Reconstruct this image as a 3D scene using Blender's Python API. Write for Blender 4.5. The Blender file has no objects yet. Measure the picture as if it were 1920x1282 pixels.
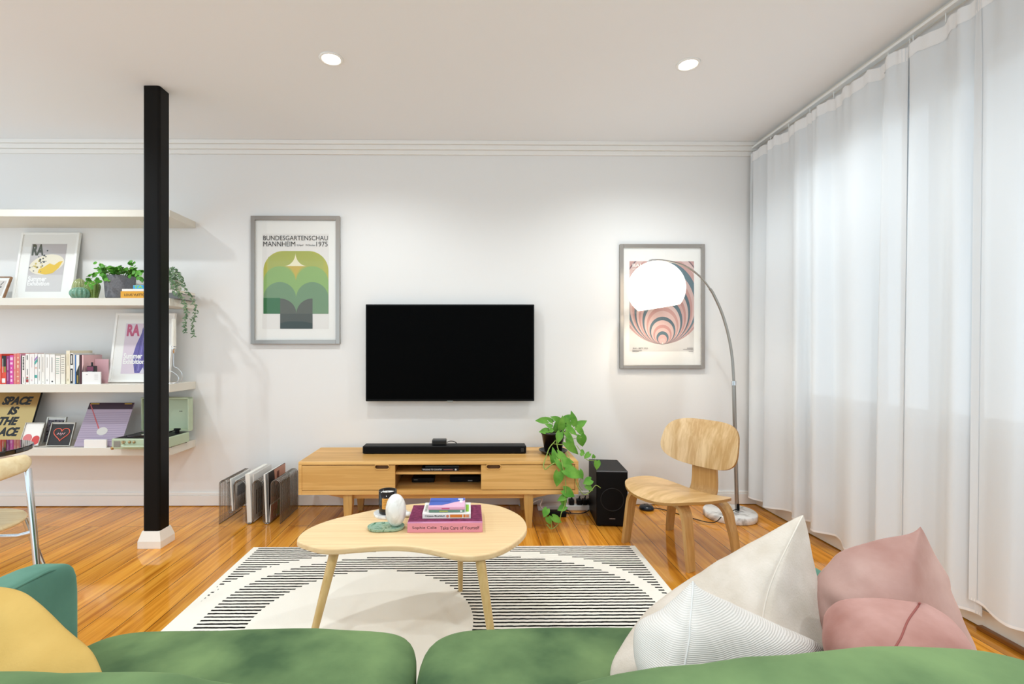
import bpy, bmesh, math, random
from mathutils import Vector, Matrix, Euler, noise

S = bpy.context.scene
COL = S.collection
R = math.radians
random.seed(7)

# ---------------------------------------------------------------- camera
CAMH, FPX, CX, CY = 1.135, 900.0, 895.0, 655.0      # eye height, focal length (px of a 1920 wide frame), principal point
YAW = R(0.55)                                        # turned slightly to the right of the wall's normal
cam_d = bpy.data.cameras.new('camera')
cam_d.sensor_width = 36.0
cam_d.lens = 36.0 * FPX / 1920.0
cam_d.shift_x = (960.0 - CX) / 1920.0
cam_d.shift_y = (CY - 641.0) / 1920.0
cam_d.clip_start = 0.02
cam = bpy.data.objects.new('camera', cam_d)
cam.location = (0, 0, CAMH)
cam.rotation_euler = (R(90), 0, -YAW)
COL.objects.link(cam)
S.camera = cam

# ---------------------------------------------------------------- world, daylight, exposure
S.view_settings.view_transform = 'Standard'
S.view_settings.look = 'None'
S.view_settings.gamma = 1.0
S.view_settings.use_curve_mapping = False
S.view_settings.exposure = 0.43
S.cycles.use_denoising = True
S.cycles.max_bounces = 10
S.cycles.transparent_max_bounces = 16
S.cycles.sample_clamp_indirect = 6.0
S.cycles.caustics_reflective = False
S.cycles.caustics_refractive = False

WORLD_STRENGTH = 1.22
wd = bpy.data.worlds.new('overcast_sky')
S.world = wd
wd.use_nodes = True
bg = wd.node_tree.nodes['Background']
bg.inputs['Color'].default_value = (0.74, 0.895, 1.0, 1)
bg.inputs['Strength'].default_value = WORLD_STRENGTH

def area_light(name, loc, rot, sx, sy, power, color):
    l = bpy.data.lights.new(name, 'AREA')
    l.shape = 'RECTANGLE'
    l.size, l.size_y = sx, sy
    l.energy, l.color = power, color
    o = bpy.data.objects.new(name, l)
    o.location, o.rotation_euler = loc, rot
    COL.objects.link(o)
    return o
DAYLIGHT_W = 3.0
area_light('window_daylight', (2.55, 1.75, 1.62), (0, R(90), 0), 1.55, 2.8, DAYLIGHT_W, (0.86, 0.95, 1.0))
LAMP_W = 40.0                                         # each ceiling downlight
LAMP_COLOR = (0.885, 0.97, 1.0)

# ---------------------------------------------------------------- pixel helpers (a point of the place from its place in the photo and its depth)
_c, _s = math.cos(YAW), math.sin(YAW)
def ray(px, py):
    u, v = (px - CX) / FPX, (CY - py) / FPX
    return Vector((u * _c + _s, _c - u * _s, v))
EYE = Vector((0, 0, CAMH))
def at_y(px, py, y):
    r = ray(px, py)
    return EYE + r * (y / r.y)
def at_z(px, py, z):
    r = ray(px, py)
    return EYE + r * ((z - CAMH) / r.z)
def at_x(px, py, x):
    r = ray(px, py)
    return EYE + r * (x / r.x)

# ---------------------------------------------------------------- materials
def hexc(h):
    h = h.lstrip('#')
    out = []
    for i in (0, 2, 4):
        c = int(h[i:i + 2], 16) / 255.0
        out.append(c / 12.92 if c <= 0.04045 else ((c + 0.055) / 1.055) ** 2.4)
    return (*out, 1.0)

def new_mat(name):
    m = bpy.data.materials.new(name)
    m.use_nodes = True
    nt = m.node_tree
    return m, nt, nt.nodes, nt.links, nt.nodes['Principled BSDF']

_plain = {}
def plain(h, rough=0.5, metal=0.0, spec=0.5, bump=0.0, bscale=200.0, var=0.0, emit=None, estr=0.0, sheen=0.0):
    key = (h, rough, metal, spec, bump, bscale, var, emit, estr, sheen)
    if key in _plain:
        return _plain[key]
    m, nt, N, L, b = new_mat('paint_' + h.strip('#'))
    b.inputs['Base Color'].default_value = hexc(h)
    b.inputs['Roughness'].default_value = rough
    b.inputs['Metallic'].default_value = metal
    b.inputs['Specular IOR Level'].default_value = spec
    if sheen:
        b.inputs['Sheen Weight'].default_value = sheen
        b.inputs['Sheen Roughness'].default_value = 0.4
    tc = N.new('ShaderNodeTexCoord')
    nz = N.new('ShaderNodeTexNoise')
    nz.inputs['Scale'].default_value = bscale
    nz.inputs['Detail'].default_value = 3
    L.new(tc.outputs['Object'], nz.inputs['Vector'])
    if var:
        mx = N.new('ShaderNodeMix'); mx.data_type = 'RGBA'
        c = hexc(h)
        mx.inputs[6].default_value = (c[0] * (1 - var), c[1] * (1 - var), c[2] * (1 - var), 1)
        mx.inputs[7].default_value = (min(1, c[0] * (1 + var)), min(1, c[1] * (1 + var)), min(1, c[2] * (1 + var)), 1)
        L.new(nz.outputs['Fac'], mx.inputs[0])
        L.new(mx.outputs[2], b.inputs['Base Color'])
    if bump:
        bp = N.new('ShaderNodeBump')
        bp.inputs['Strength'].default_value = bump
        bp.inputs['Distance'].default_value = 0.002
        L.new(nz.outputs['Fac'], bp.inputs['Height'])
        L.new(bp.outputs['Normal'], b.inputs['Normal'])
    if emit:
        b.inputs['Emission Color'].default_value = hexc(emit)
        b.inputs['Emission Strength'].default_value = estr
    _plain[key] = m
    return m

def wood(name, light, dark, grain=(1.2, 26, 26), rough=0.42, ring=0.0, contrast=(0.3, 0.75)):
    m, nt, N, L, b = new_mat(name)
    tc = N.new('ShaderNodeTexCoord')
    mp = N.new('ShaderNodeMapping')
    mp.inputs['Scale'].default_value = grain
    L.new(tc.outputs['Object'], mp.inputs['Vector'])
    n1 = N.new('ShaderNodeTexNoise')
    n1.inputs['Scale'].default_value = 2.2; n1.inputs['Detail'].default_value = 5; n1.inputs['Distortion'].default_value = 0.6
    L.new(mp.outputs['Vector'], n1.inputs['Vector'])
    fac = n1.outputs['Fac']
    if ring:
        mp2 = N.new('ShaderNodeMapping')
        mp2.inputs['Scale'].default_value = tuple(g * ring for g in grain)
        L.new(tc.outputs['Object'], mp2.inputs['Vector'])
        n2 = N.new('ShaderNodeTexNoise')
        n2.inputs['Scale'].default_value = 0.8; n2.inputs['Detail'].default_value = 1; n2.inputs['Distortion'].default_value = 0.9
        L.new(mp2.outputs['Vector'], n2.inputs['Vector'])
        mu = N.new('ShaderNodeMath'); mu.operation = 'MULTIPLY'; mu.inputs[1].default_value = 22.0
        L.new(n2.outputs['Fac'], mu.inputs[0])
        sn = N.new('ShaderNodeMath'); sn.operation = 'SINE'
        L.new(mu.outputs[0], sn.inputs[0])
        ml = N.new('ShaderNodeMath'); ml.operation = 'MULTIPLY_ADD'; ml.inputs[1].default_value = 0.17; ml.inputs[2].default_value = 0.0
        L.new(sn.outputs[0], ml.inputs[0])
        ad = N.new('ShaderNodeMath'); ad.operation = 'ADD'
        L.new(ml.outputs[0], ad.inputs[0]); L.new(n1.outputs['Fac'], ad.inputs[1])
        fac = ad.outputs[0]
    cr = N.new('ShaderNodeValToRGB')
    cr.color_ramp.elements[0].position = contrast[0]; cr.color_ramp.elements[0].color = hexc(dark)
    cr.color_ramp.elements[1].position = contrast[1]; cr.color_ramp.elements[1].color = hexc(light)
    L.new(fac, cr.inputs['Fac'])
    L.new(cr.outputs['Color'], b.inputs['Base Color'])
    b.inputs['Roughness'].default_value = rough
    return m

def fabric(name, col, col2, scale=3.0, rough=0.85, sheen=0.3, weave=0.0, bump=0.15, rib=None):
    m, nt, N, L, b = new_mat(name)
    tc = N.new('ShaderNodeTexCoord')
    n1 = N.new('ShaderNodeTexNoise'); n1.inputs['Scale'].default_value = scale; n1.inputs['Detail'].default_value = 5
    L.new(tc.outputs['Object'], n1.inputs['Vector'])
    cr = N.new('ShaderNodeValToRGB')
    cr.color_ramp.elements[0].position = 0.33; cr.color_ramp.elements[0].color = hexc(col2)
    cr.color_ramp.elements[1].position = 0.66; cr.color_ramp.elements[1].color = hexc(col)
    L.new(n1.outputs['Fac'], cr.inputs['Fac'])
    L.new(cr.outputs['Color'], b.inputs['Base Color'])
    b.inputs['Roughness'].default_value = rough
    b.inputs['Specular IOR Level'].default_value = 0.2
    b.inputs['Sheen Weight'].default_value = sheen
    b.inputs['Sheen Roughness'].default_value = 0.35
    b.inputs['Sheen Tint'].default_value = hexc(col)
    h = None
    if rib:
        w = N.new('ShaderNodeTexWave'); w.wave_type = 'BANDS'; w.bands_direction = rib[0]
        w.inputs['Scale'].default_value = rib[1]; w.inputs['Distortion'].default_value = 0.6
        L.new(tc.outputs['Object'], w.inputs['Vector'])
        h = w.outputs['Fac']
    else:
        n2 = N.new('ShaderNodeTexNoise'); n2.inputs['Scale'].default_value = 260; n2.inputs['Detail'].default_value = 2
        L.new(tc.outputs['Object'], n2.inputs['Vector'])
        h = n2.outputs['Fac']
    bp = N.new('ShaderNodeBump'); bp.inputs['Strength'].default_value = bump; bp.inputs['Distance'].default_value = 0.003
    L.new(h, bp.inputs['Height'])
    L.new(bp.outputs['Normal'], b.inputs['Normal'])
    return m

def marble(name, base, vein, scale=6.0, rough=0.25):
    m, nt, N, L, b = new_mat(name)
    tc = N.new('ShaderNodeTexCoord')
    n1 = N.new('ShaderNodeTexNoise'); n1.inputs['Scale'].default_value = scale; n1.inputs['Detail'].default_value = 8; n1.inputs['Distortion'].default_value = 1.6
    L.new(tc.outputs['Object'], n1.inputs['Vector'])
    cr = N.new('ShaderNodeValToRGB')
    e = cr.color_ramp.elements
    e[0].position = 0.36; e[0].color = hexc(vein)
    e[1].position = 0.50; e[1].color = hexc(base)
    L.new(n1.outputs['Fac'], cr.inputs['Fac'])
    L.new(cr.outputs['Color'], b.inputs['Base Color'])
    b.inputs['Roughness'].default_value = rough
    return m

def floor_mat():
    m, nt, N, L, b = new_mat('varnished_pine_boards')
    tc = N.new('ShaderNodeTexCoord')
    mp = N.new('ShaderNodeMapping'); mp.inputs['Rotation'].default_value = (0, 0, R(90))
    L.new(tc.outputs['Object'], mp.inputs['Vector'])
    br = N.new('ShaderNodeTexBrick')
    br.offset = 0.37; br.squash = 1.0
    br.inputs['Scale'].default_value = 1.0
    br.inputs['Brick Width'].default_value = 3.1
    br.inputs['Row Height'].default_value = 0.132
    br.inputs['Mortar Size'].default_value = 0.0016
    br.inputs['Mortar Smooth'].default_value = 0.2
    br.inputs['Bias'].default_value = 0.0
    br.inputs['Color1'].default_value = (0.0, 0.0, 0.0, 1)
    br.inputs['Color2'].default_value = (1, 1, 1, 1)
    br.inputs['Mortar'].default_value = (0.5, 0.5, 0.5, 1)
    L.new(mp.outputs['Vector'], br.inputs['Vector'])
    # grain along the boards, shifted from board to board
    sh = N.new('ShaderNodeVectorMath'); sh.operation = 'MULTIPLY_ADD'
    sh.inputs[1].default_value = (7.0, 3.0, 0.0)
    L.new(br.outputs['Color'], sh.inputs[0]); L.new(mp.outputs['Vector'], sh.inputs[2])
    mg = N.new('ShaderNodeMapping'); mg.inputs['Scale'].default_value = (0.5, 12, 1)
    L.new(sh.outputs[0], mg.inputs['Vector'])
    n1 = N.new('ShaderNodeTexNoise'); n1.inputs['Scale'].default_value = 2.2; n1.inputs['Detail'].default_value = 7; n1.inputs['Distortion'].default_value = 0.9
    n1.inputs['Roughness'].default_value = 0.62
    L.new(mg.outputs['Vector'], n1.inputs['Vector'])
    cr = N.new('ShaderNodeValToRGB')
    e = cr.color_ramp.elements
    e[0].position = 0.30; e[0].color = hexc('ad6516')
    e[1].position = 0.74; e[1].color = hexc('f4b248')
    x = e.new(0.5); x.color = hexc('dc9130')
    L.new(n1.outputs['Fac'], cr.inputs['Fac'])
    # board tone
    hs = N.new('ShaderNodeHueSaturation')
    mr = N.new('ShaderNodeMapRange'); mr.inputs['To Min'].default_value = 0.80; mr.inputs['To Max'].default_value = 1.10
    sp = N.new('ShaderNodeSeparateColor')
    L.new(br.outputs['Color'], sp.inputs[0])
    L.new(sp.outputs[0], mr.inputs['Value'])
    L.new(mr.outputs[0], hs.inputs['Value'])
    L.new(cr.outputs['Color'], hs.inputs['Color'])
    mx = N.new('ShaderNodeMix'); mx.data_type = 'RGBA'
    L.new(br.outputs['Fac'], mx.inputs[0])
    L.new(hs.outputs['Color'], mx.inputs[6])
    mx.inputs[7].default_value = hexc('4a2408')
    L.new(mx.outputs[2], b.inputs['Base Color'])
    b.inputs['Roughness'].default_value = 0.08
    b.inputs['Specular IOR Level'].default_value = 0.55
    bp = N.new('ShaderNodeBump'); bp.inputs['Strength'].default_value = 0.06; bp.inputs['Distance'].default_value = 0.002
    iv = N.new('ShaderNodeMath'); iv.operation = 'SUBTRACT'; iv.inputs[0].default_value = 1.0
    L.new(br.outputs['Fac'], iv.inputs[1])
    L.new(iv.outputs[0], bp.inputs['Height'])
    L.new(bp.outputs['Normal'], b.inputs['Normal'])
    return m

RUGC = (-0.1585, 1.92)                               # middle of the rug
def rug_mat():
    """cream rug, thin black stripes broken by a plain round and a plain curved band (world metres)"""
    m, nt, N, L, b = new_mat('striped_rug_pile')
    tc = N.new('ShaderNodeTexCoord')
    sp = N.new('ShaderNodeSeparateXYZ')
    L.new(tc.outputs['Object'], sp.inputs[0])
    def mth(op, a, c=None, d=None):
        n = N.new('ShaderNodeMath'); n.operation = op
        for i, v in enumerate((a, c, d)):
            if v is None: continue
            if isinstance(v, (int, float)): n.inputs[i].default_value = v
            else: L.new(v, n.inputs[i])
        return n.outputs[0]
    X, Y = sp.outputs[0], sp.outputs[1]
    wob = N.new('ShaderNodeTexNoise'); wob.inputs['Scale'].default_value = 38; wob.inputs['Detail'].default_value = 2
    L.new(tc.outputs['Object'], wob.inputs['Vector'])
    w0 = mth('SUBTRACT', wob.outputs['Fac'], 0.5)
    Yw = mth('MULTIPLY_ADD', w0, 0.006, Y)
    fr = mth('FRACT', mth('DIVIDE', Yw, 0.0259))
    stripe = mth('LESS_THAN', fr, 0.42)
    Ys = mth('MULTIPLY', mth('FLOOR', mth('DIVIDE', Y, 0.0259)), 0.0259)    # shapes step from stripe to stripe
    rr = mth('ADD', mth('POWER', mth('SUBTRACT', X, -0.46 - RUGC[0]), 2.0), mth('POWER', mth('SUBTRACT', Ys, 1.982 - RUGC[1]), 2.0))
    outside_round = mth('GREATER_THAN', rr, 0.462 ** 2)
    def sup(a, bb, cx, cy, n=2.8):
        ax = mth('ABSOLUTE', mth('DIVIDE', mth('SUBTRACT', X, cx - RUGC[0]), a))
        ay = mth('ABSOLUTE', mth('DIVIDE', mth('SUBTRACT', Ys, cy - RUGC[1]), bb))
        return mth('ADD', mth('POWER', ax, n), mth('POWER', ay, n))
    inner = mth('LESS_THAN', sup(0.975, 0.635, -0.155, 1.98), 1.0)
    outer = mth('GREATER_THAN', sup(1.055, 0.705, -0.165, 1.98), 1.0)
    keep = mth('MAXIMUM', inner, outer)
    ring2 = mth('LESS_THAN', mth('ABSOLUTE', mth('SUBTRACT', mth('ADD', mth('MULTIPLY', Ys, 0.7), mth('MULTIPLY', X, -1.0)), 2.791 - 0.7 * RUGC[1] + RUGC[0])), 0.016)
    left = mth('LESS_THAN', X, -1.05 - RUGC[0])
    band2 = mth('SUBTRACT', 1.0, mth('MULTIPLY', ring2, left))
    margin = mth('MULTIPLY', mth('LESS_THAN', mth('ABSOLUTE', X), 1.09 - 0.035), mth('LESS_THAN', Y, 2.735 - RUGC[1]))
    f = mth('MULTIPLY', mth('MULTIPLY', stripe, outside_round), mth('MULTIPLY', mth('MULTIPLY', keep, band2), margin))
    mx = N.new('ShaderNodeMix'); mx.data_type = 'RGBA'
    L.new(f, mx.inputs[0])
    mx.inputs[6].default_value = hexc('f3ede2'); mx.inputs[7].default_value = hexc('12100e')
    L.new(mx.outputs[2], b.inputs['Base Color'])
    b.inputs['Roughness'].default_value = 0.95
    b.inputs['Specular IOR Level'].default_value = 0.1
    n2 = N.new('ShaderNodeTexNoise'); n2.inputs['Scale'].default_value = 420
    L.new(tc.outputs['Object'], n2.inputs['Vector'])
    bp = N.new('ShaderNodeBump'); bp.inputs['Strength'].default_value = 0.25; bp.inputs['Distance'].default_value = 0.003
    L.new(n2.outputs['Fac'], bp.inputs['Height'])
    L.new(bp.outputs['Normal'], b.inputs['Normal'])
    return m

def sheer_mat(name, clear, col='f6f7f8'):
    m, nt, N, L, b = new_mat(name)
    N.remove(b)
    out = N['Material Output']
    df = N.new('ShaderNodeBsdfDiffuse'); df.inputs['Color'].default_value = hexc(col)
    tl = N.new('ShaderNodeBsdfTranslucent'); tl.inputs['Color'].default_value = hexc(col)
    tp = N.new('ShaderNodeBsdfTransparent')
    m1 = N.new('ShaderNodeMixShader'); m1.inputs[0].default_value = 0.035
    L.new(df.outputs[0], m1.inputs[1]); L.new(tl.outputs[0], m1.inputs[2])
    m2 = N.new('ShaderNodeMixShader'); m2.inputs[0].default_value = clear
    L.new(m1.outputs[0], m2.inputs[1]); L.new(tp.outputs[0], m2.inputs[2])
    L.new(m2.outputs[0], out.inputs['Surface'])
    return m

def glass_mat(name, refl=0.045):
    m, nt, N, L, b = new_mat(name)
    N.remove(b)
    out = N['Material Output']
    gl = N.new('ShaderNodeBsdfGlossy'); gl.inputs['Roughness'].default_value = 0.03
    tp = N.new('ShaderNodeBsdfTransparent')
    lw = N.new('ShaderNodeLayerWeight'); lw.inputs['Blend'].default_value = 0.5
    pw = N.new('ShaderNodeMath'); pw.operation = 'POWER'; pw.inputs[1].default_value = 4.0
    L.new(lw.outputs['Facing'], pw.inputs[0])
    fz = N.new('ShaderNodeMath'); fz.operation = 'MULTIPLY_ADD'; fz.inputs[1].default_value = 0.8; fz.inputs[2].default_value = refl
    L.new(pw.outputs[0], fz.inputs[0])
    mx = N.new('ShaderNodeMixShader')
    L.new(fz.outputs[0], mx.inputs[0]); L.new(tp.outputs[0], mx.inputs[1]); L.new(gl.outputs[0], mx.inputs[2])
    L.new(mx.outputs[0], out.inputs['Surface'])
    return m

WALL = plain('ebe8e5', 0.62, spec=0.25, bump=0.03, bscale=90)
CEIL = plain('f3f3f4', 0.7, spec=0.2)
TRIM = plain('f1ede8', 0.4, spec=0.4)
CREAM_TRIM = plain('ede4d6', 0.45)
SHELF = plain('e4ddd0', 0.35, spec=0.45)
FLOOR = floor_mat()
OAK = wood('oak_cabinet_veneer', 'ecbb74', 'd09b52', (1.0, 24, 24), 0.42, ring=0.16)
OAK_EDGE = wood('oak_edge', 'dcab62', 'bf8a44', (1.0, 30, 30), 0.42)
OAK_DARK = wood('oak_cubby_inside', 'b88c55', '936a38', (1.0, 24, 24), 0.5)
ASH = wood('pale_oak_tabletop', 'f4d6a6', 'e8c18e', (1.0, 34, 34), 0.4)
ASH_LEG = wood('pale_oak_leg', 'e0bf86', 'cca666', (30, 30, 1.0), 0.42)
PLY = wood('ash_plywood_seat', 'dcb784', 'c29a62', (22, 2.0, 22), 0.36, ring=0.22)
PLY_BACK = wood('ash_plywood_back', 'e2c497', 'c39c68', (26, 20, 1.3), 0.36, ring=0.2)
PLY_LEG = wood('ash_plywood_leg', 'cda268', 'b28448', (26, 26, 1.2), 0.38)
CHAIR_WOOD = wood('pale_beech', 'f0dcb4', 'e0c494', (2.0, 26, 26), 0.42)
CHROME = plain('d8d8da', 0.12, 1.0)
STEEL = plain('a8a49e', 0.28, 1.0)
SILVER_FRAME = plain('a9a29b', 0.32, 0.85)
BLACK = plain('0a0a0b', 0.42, spec=0.22)
BLACK_SATIN = plain('0c0c0d', 0.4, spec=0.15)
BLACK_MATT = plain('101011', 0.6, spec=0.3)
POST_BLACK = plain('0f0d0b', 0.4, spec=0.14)
SCREEN = plain('010101', 0.5, spec=0.04)
WHITE = plain('f4f2ee', 0.5)
PAPER = plain('f3f0ea', 0.75, spec=0.2)
GLASS = glass_mat('picture_glass')
WINGLASS = glass_mat('window_glass')
GREEN_VELVET = fabric('green_velvet', '738c5c', '415a3b', 4.5, 0.8, 0.55, bump=0.05)
TEAL_VELVET = fabric('teal_green_velvet', '648f7d', '4a7162', 5.0, 0.8, 0.5, bump=0.05)
LINEN = fabric('oatmeal_linen', 'd6cabe', 'c8bbac', 18.0, 0.9, 0.15, bump=0.25)
RIBBED = fabric('white_ribbed_cotton', 'dad4ce', 'cfc8c1', 8.0, 0.9, 0.15, bump=0.3, rib=('Z', 125.0))
PINK = fabric('dusty_pink_velvet', 'c6a79d', '9f776d', 5.0, 0.8, 0.7, bump=0.06)  # darker second tone deepens the cushion's fold: crease shade put into the colour
PINK2 = fabric('rose_velvet', 'c0978e', '98695f', 7.0, 0.8, 0.7, bump=0.06)
YELLOW = fabric('mustard_linen', 'c8a660', 'ba9750', 6.0, 0.9, 0.25, bump=0.2)
SHEER = sheer_mat('white_sheer_voile', 0.085, 'e6e8ea')
SHEER_BAND = sheer_mat('white_heading_tape', 0.03, 'f3f1f0')
MARBLE = marble('white_marble', 'eceae7', 'b3aeaa', 9.0)
EGG = marble('white_onyx', 'efece8', 'd9d4ce', 14.0, 0.35)
GREEN_MARBLE = marble('green_glazed_stone', '9db8a2', '4f7a5c', 45.0, 0.2)
RACK_STEEL = plain('8d8882', 0.22, 1.0)
LEAF = fabric('pothos_leaf', '76a844', '4d8a2c', 14.0, 0.45, 0.0, bump=0.02)
LEAF_DARK = fabric('round_leaf', '66a83c', '3c7a26', 16.0, 0.45, 0.0, bump=0.02)
LEAF_GREY = fabric('grey_green_leaf', '7d9472', '4f6a4c', 20.0, 0.55, 0.0, bump=0.02)
STEM = plain('8aa04a', 0.5)

# ---------------------------------------------------------------- mesh builder
class MB:
    def __init__(self, mat=None):
        self.v, self.f, self.fm, self.fs, self.mats = [], [], [], [], []
        self.xf = None
        self.mi = 0
        if mat: self.mat(mat)
    def mat(self, m):
        if m not in self.mats: self.mats.append(m)
        self.mi = self.mats.index(m)
        return self
    def add(self, verts, faces, smooth=False):
        o = len(self.v)
        for p in verts:
            p = Vector(p)
            self.v.append(self.xf @ p if self.xf else p)
        for fc in faces:
            self.f.append([i + o for i in fc]); self.fm.append(self.mi); self.fs.append(smooth)
        return self
    def bm(self, b, smooth=False):
        b.verts.index_update()
        self.add([v.co.copy() for v in b.verts], [[v.index for v in f.verts] for f in b.faces], smooth)
        b.free()
        return self
    def box(self, x0, x1, y0, y1, z0, z1, bev=0.0, seg=2, smooth=None):
        b = bmesh.new()
        bmesh.ops.create_cube(b, size=1.0)
        for v in b.verts:
            v.co = Vector(((x0 + x1) / 2 + v.co.x * (x1 - x0), (y0 + y1) / 2 + v.co.y * (y1 - y0), (z0 + z1) / 2 + v.co.z * (z1 - z0)))
        if bev:
            bmesh.ops.bevel(b, geom=list(b.edges), offset=bev, segments=seg, profile=0.5, affect='EDGES')
        return self.bm(b, False if smooth is None else smooth)
    def cyl(self, p0, p1, r0, r1=None, n=20, caps=True, smooth=True):
        r1 = r0 if r1 is None else r1
        p0, p1 = Vector(p0), Vector(p1)
        d = (p1 - p0).normalized()
        a = d.orthogonal().normalized(); b = d.cross(a)
        vs = []
        for p, r in ((p0, r0), (p1, r1)):
            for i in range(n):
                t = 2 * math.pi * i / n
                vs.append(p + a * (r * math.cos(t)) + b * (r * math.sin(t)))
        self.add(vs, [[i, (i + 1) % n, n + (i + 1) % n, n + i] for i in range(n)], smooth)
        if caps:
            self.add(vs[:n], [list(range(n))[::-1]]); self.add(vs[n:], [list(range(n))])
        return self
    def tube(self, pts, r, n=10, closed=False, caps=True, smooth=True):
        pts = [Vector(p) for p in pts]
        m = len(pts)
        rs = r if isinstance(r, (list, tuple)) else [r] * m
        def tan(i):
            if closed: return (pts[(i + 1) % m] - pts[i - 1]).normalized()
            return (pts[min(i + 1, m - 1)] - pts[max(i - 1, 0)]).normalized()
        t0 = tan(0)
        a = t0.orthogonal().normalized()
        vs = []
        for i in range(m):
            t = tan(i)
            a = (a - t * a.dot(t))
            a = a.normalized() if a.length > 1e-6 else t.orthogonal().normalized()
            b = t.cross(a)
            for k in range(n):
                q = 2 * math.pi * k / n
                vs.append(pts[i] + a * (rs[i] * math.cos(q)) + b * (rs[i] * math.sin(q)))
        fs = []
        for i in range(m if closed else m - 1):
            j = (i + 1) % m
            for k in range(n):
                fs.append([i * n + k, i * n + (k + 1) % n, j * n + (k + 1) % n, j * n + k])
        self.add(vs, fs, smooth)
        if caps and not closed:
            self.add(vs[:n], [list(range(n))[::-1]]); self.add(vs[-n:], [list(range(n))])
        return self
    def lathe(self, prof, c=(0, 0, 0), n=32, smooth=True, M=None):
        c = Vector(c)
        vs, fs = [], []
        for (r, z) in prof:
            for i in range(n):
                t = 2 * math.pi * i / n
                p = Vector((r * math.cos(t), r * math.sin(t), z))
                vs.append(c + (M @ p if M else p))
        for j in range(len(prof) - 1):
            for i in range(n):
                fs.append([j * n + i, j * n + (i + 1) % n, (j + 1) * n + (i + 1) % n, (j + 1) * n + i])
        self.add(vs, fs, smooth)
        if prof[0][0] > 1e-5: self.add(vs[:n], [list(range(n))[::-1]])
        if prof[-1][0] > 1e-5: self.add(vs[-n:], [list(range(n))])
        return self
    def ell(self, c, rx, ry, rz, n=24, m=14, fn=None):
        vs, fs = [], []
        c = Vector(c)
        for j in range(m + 1):
            ph = math.pi * j / m
            for i in range(n):
                t = 2 * math.pi * i / n
                p = Vector((math.sin(ph) * math.cos(t), math.sin(ph) * math.sin(t), math.cos(ph)))
                k = fn(t, ph) if fn else 1.0
                vs.append(c + Vector((p.x * rx * k, p.y * ry * k, p.z * rz)))
        for j in range(m):
            for i in range(n):
                fs.append([j * n + i, (j + 1) * n + i, (j + 1) * n + (i + 1) % n, j * n + (i + 1) % n])
        return self.add(vs, fs, True)
    def prism(self, outline, z0, z1, bev=0.0, seg=3):
        """outline in XY, extruded in Z"""
        b = bmesh.new()
        vs = [b.verts.new((x, y, z0)) for x, y in outline]
        f = b.faces.new(vs)
        r = bmesh.ops.extrude_face_region(b, geom=[f])
        top = [e for e in r['geom'] if isinstance(e, bmesh.types.BMVert)]
        for v in top: v.co.z = z1
        bmesh.ops.recalc_face_normals(b, faces=b.faces)
        if bev:
            ed = [e for e in b.edges if abs(e.verts[0].co.z - e.verts[1].co.z) < 1e-6]
            bmesh.ops.bevel(b, geom=ed, offset=bev, segments=seg, profile=0.5, affect='EDGES')
        return self.bm(b)
    def flat(self, pts, y, thick=0.0):
        """polygon in XZ at depth y facing -Y"""
        b = bmesh.new()
        vs = [b.verts.new((x, y, z)) for x, z in pts]
        f = b.faces.new(vs)
        f.normal_update()
        if f.normal.y > 0: f.normal_flip()
        bmesh.ops.triangulate(b, faces=[f])
        return self.bm(b)
    def grid(self, fn, nu, nv, smooth=True, closeu=False):
        vs = [fn(i / (nu if closeu else nu - 1), j / (nv - 1)) for j in range(nv) for i in range(nu)]
        fs = []
        for j in range(nv - 1):
            for i in range(nu if closeu else nu - 1):
                k = (i + 1) % nu
                fs.append([j * nu + i, j * nu + k, (j + 1) * nu + k, (j + 1) * nu + i])
        return self.add(vs, fs, smooth)
    def strip(self, path, wvec, w, t, nvec=None):
        """bent plywood: rectangle section swept along path; wvec = width direction, w may be a list"""
        path = [Vector(p) for p in path]
        m = len(path)
        W = Vector(wvec).normalized()
        ws = w if isinstance(w, (list, tuple)) else [w] * m
        vs = []
        for i in range(m):
            tg = (path[min(i + 1, m - 1)] - path[max(i - 1, 0)]).normalized()
            nn = W.cross(tg).normalized()
            for (a, c) in ((-1, -1), (1, -1), (1, 1), (-1, 1)):
                vs.append(path[i] + W * (a * ws[i] / 2) + nn * (c * t / 2))
        fs = []
        for i in range(m - 1):
            for k in range(4):
                fs.append([i * 4 + k, i * 4 + (k + 1) % 4, (i + 1) * 4 + (k + 1) % 4, (i + 1) * 4 + k])
        fs += [[3, 2, 1, 0], [(m - 1) * 4 + k for k in range(4)]]
        return self.add(vs, fs, False)
    def text(self, body, x0, z0, w, h, y, shear=0.0, fat=0.0, M=None):
        """letters fitted into the rectangle x0..x0+w, z0..z0+h at depth y, facing -Y"""
        cu = bpy.data.curves.new('lettering', 'FONT')
        cu.body = body
        cu.shear = shear
        cu.offset = fat
        cu.resolution_u = 3
        o = bpy.data.objects.new('lettering', cu)
        COL.objects.link(o)
        bpy.context.view_layer.update()
        me = bpy.data.meshes.new_from_object(o.evaluated_get(bpy.context.evaluated_depsgraph_get()))
        vs = [v.co.copy() for v in me.vertices]
        fs = [list(p.vertices) for p in me.polygons]
        bpy.data.objects.remove(o); bpy.data.curves.remove(cu); bpy.data.meshes.remove(me)
        if not vs: return self
        xa, xb = min(v.x for v in vs), max(v.x for v in vs)
        ya, yb = min(v.y for v in vs), max(v.y for v in vs)
        out = []
        for v in vs:
            p = Vector((x0 + (v.x - xa) / (xb - xa) * w, y, z0 + (v.y - ya) / max(1e-6, yb - ya) * h))
            out.append(M @ p if M else p)
        return self.add(out, fs)
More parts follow.
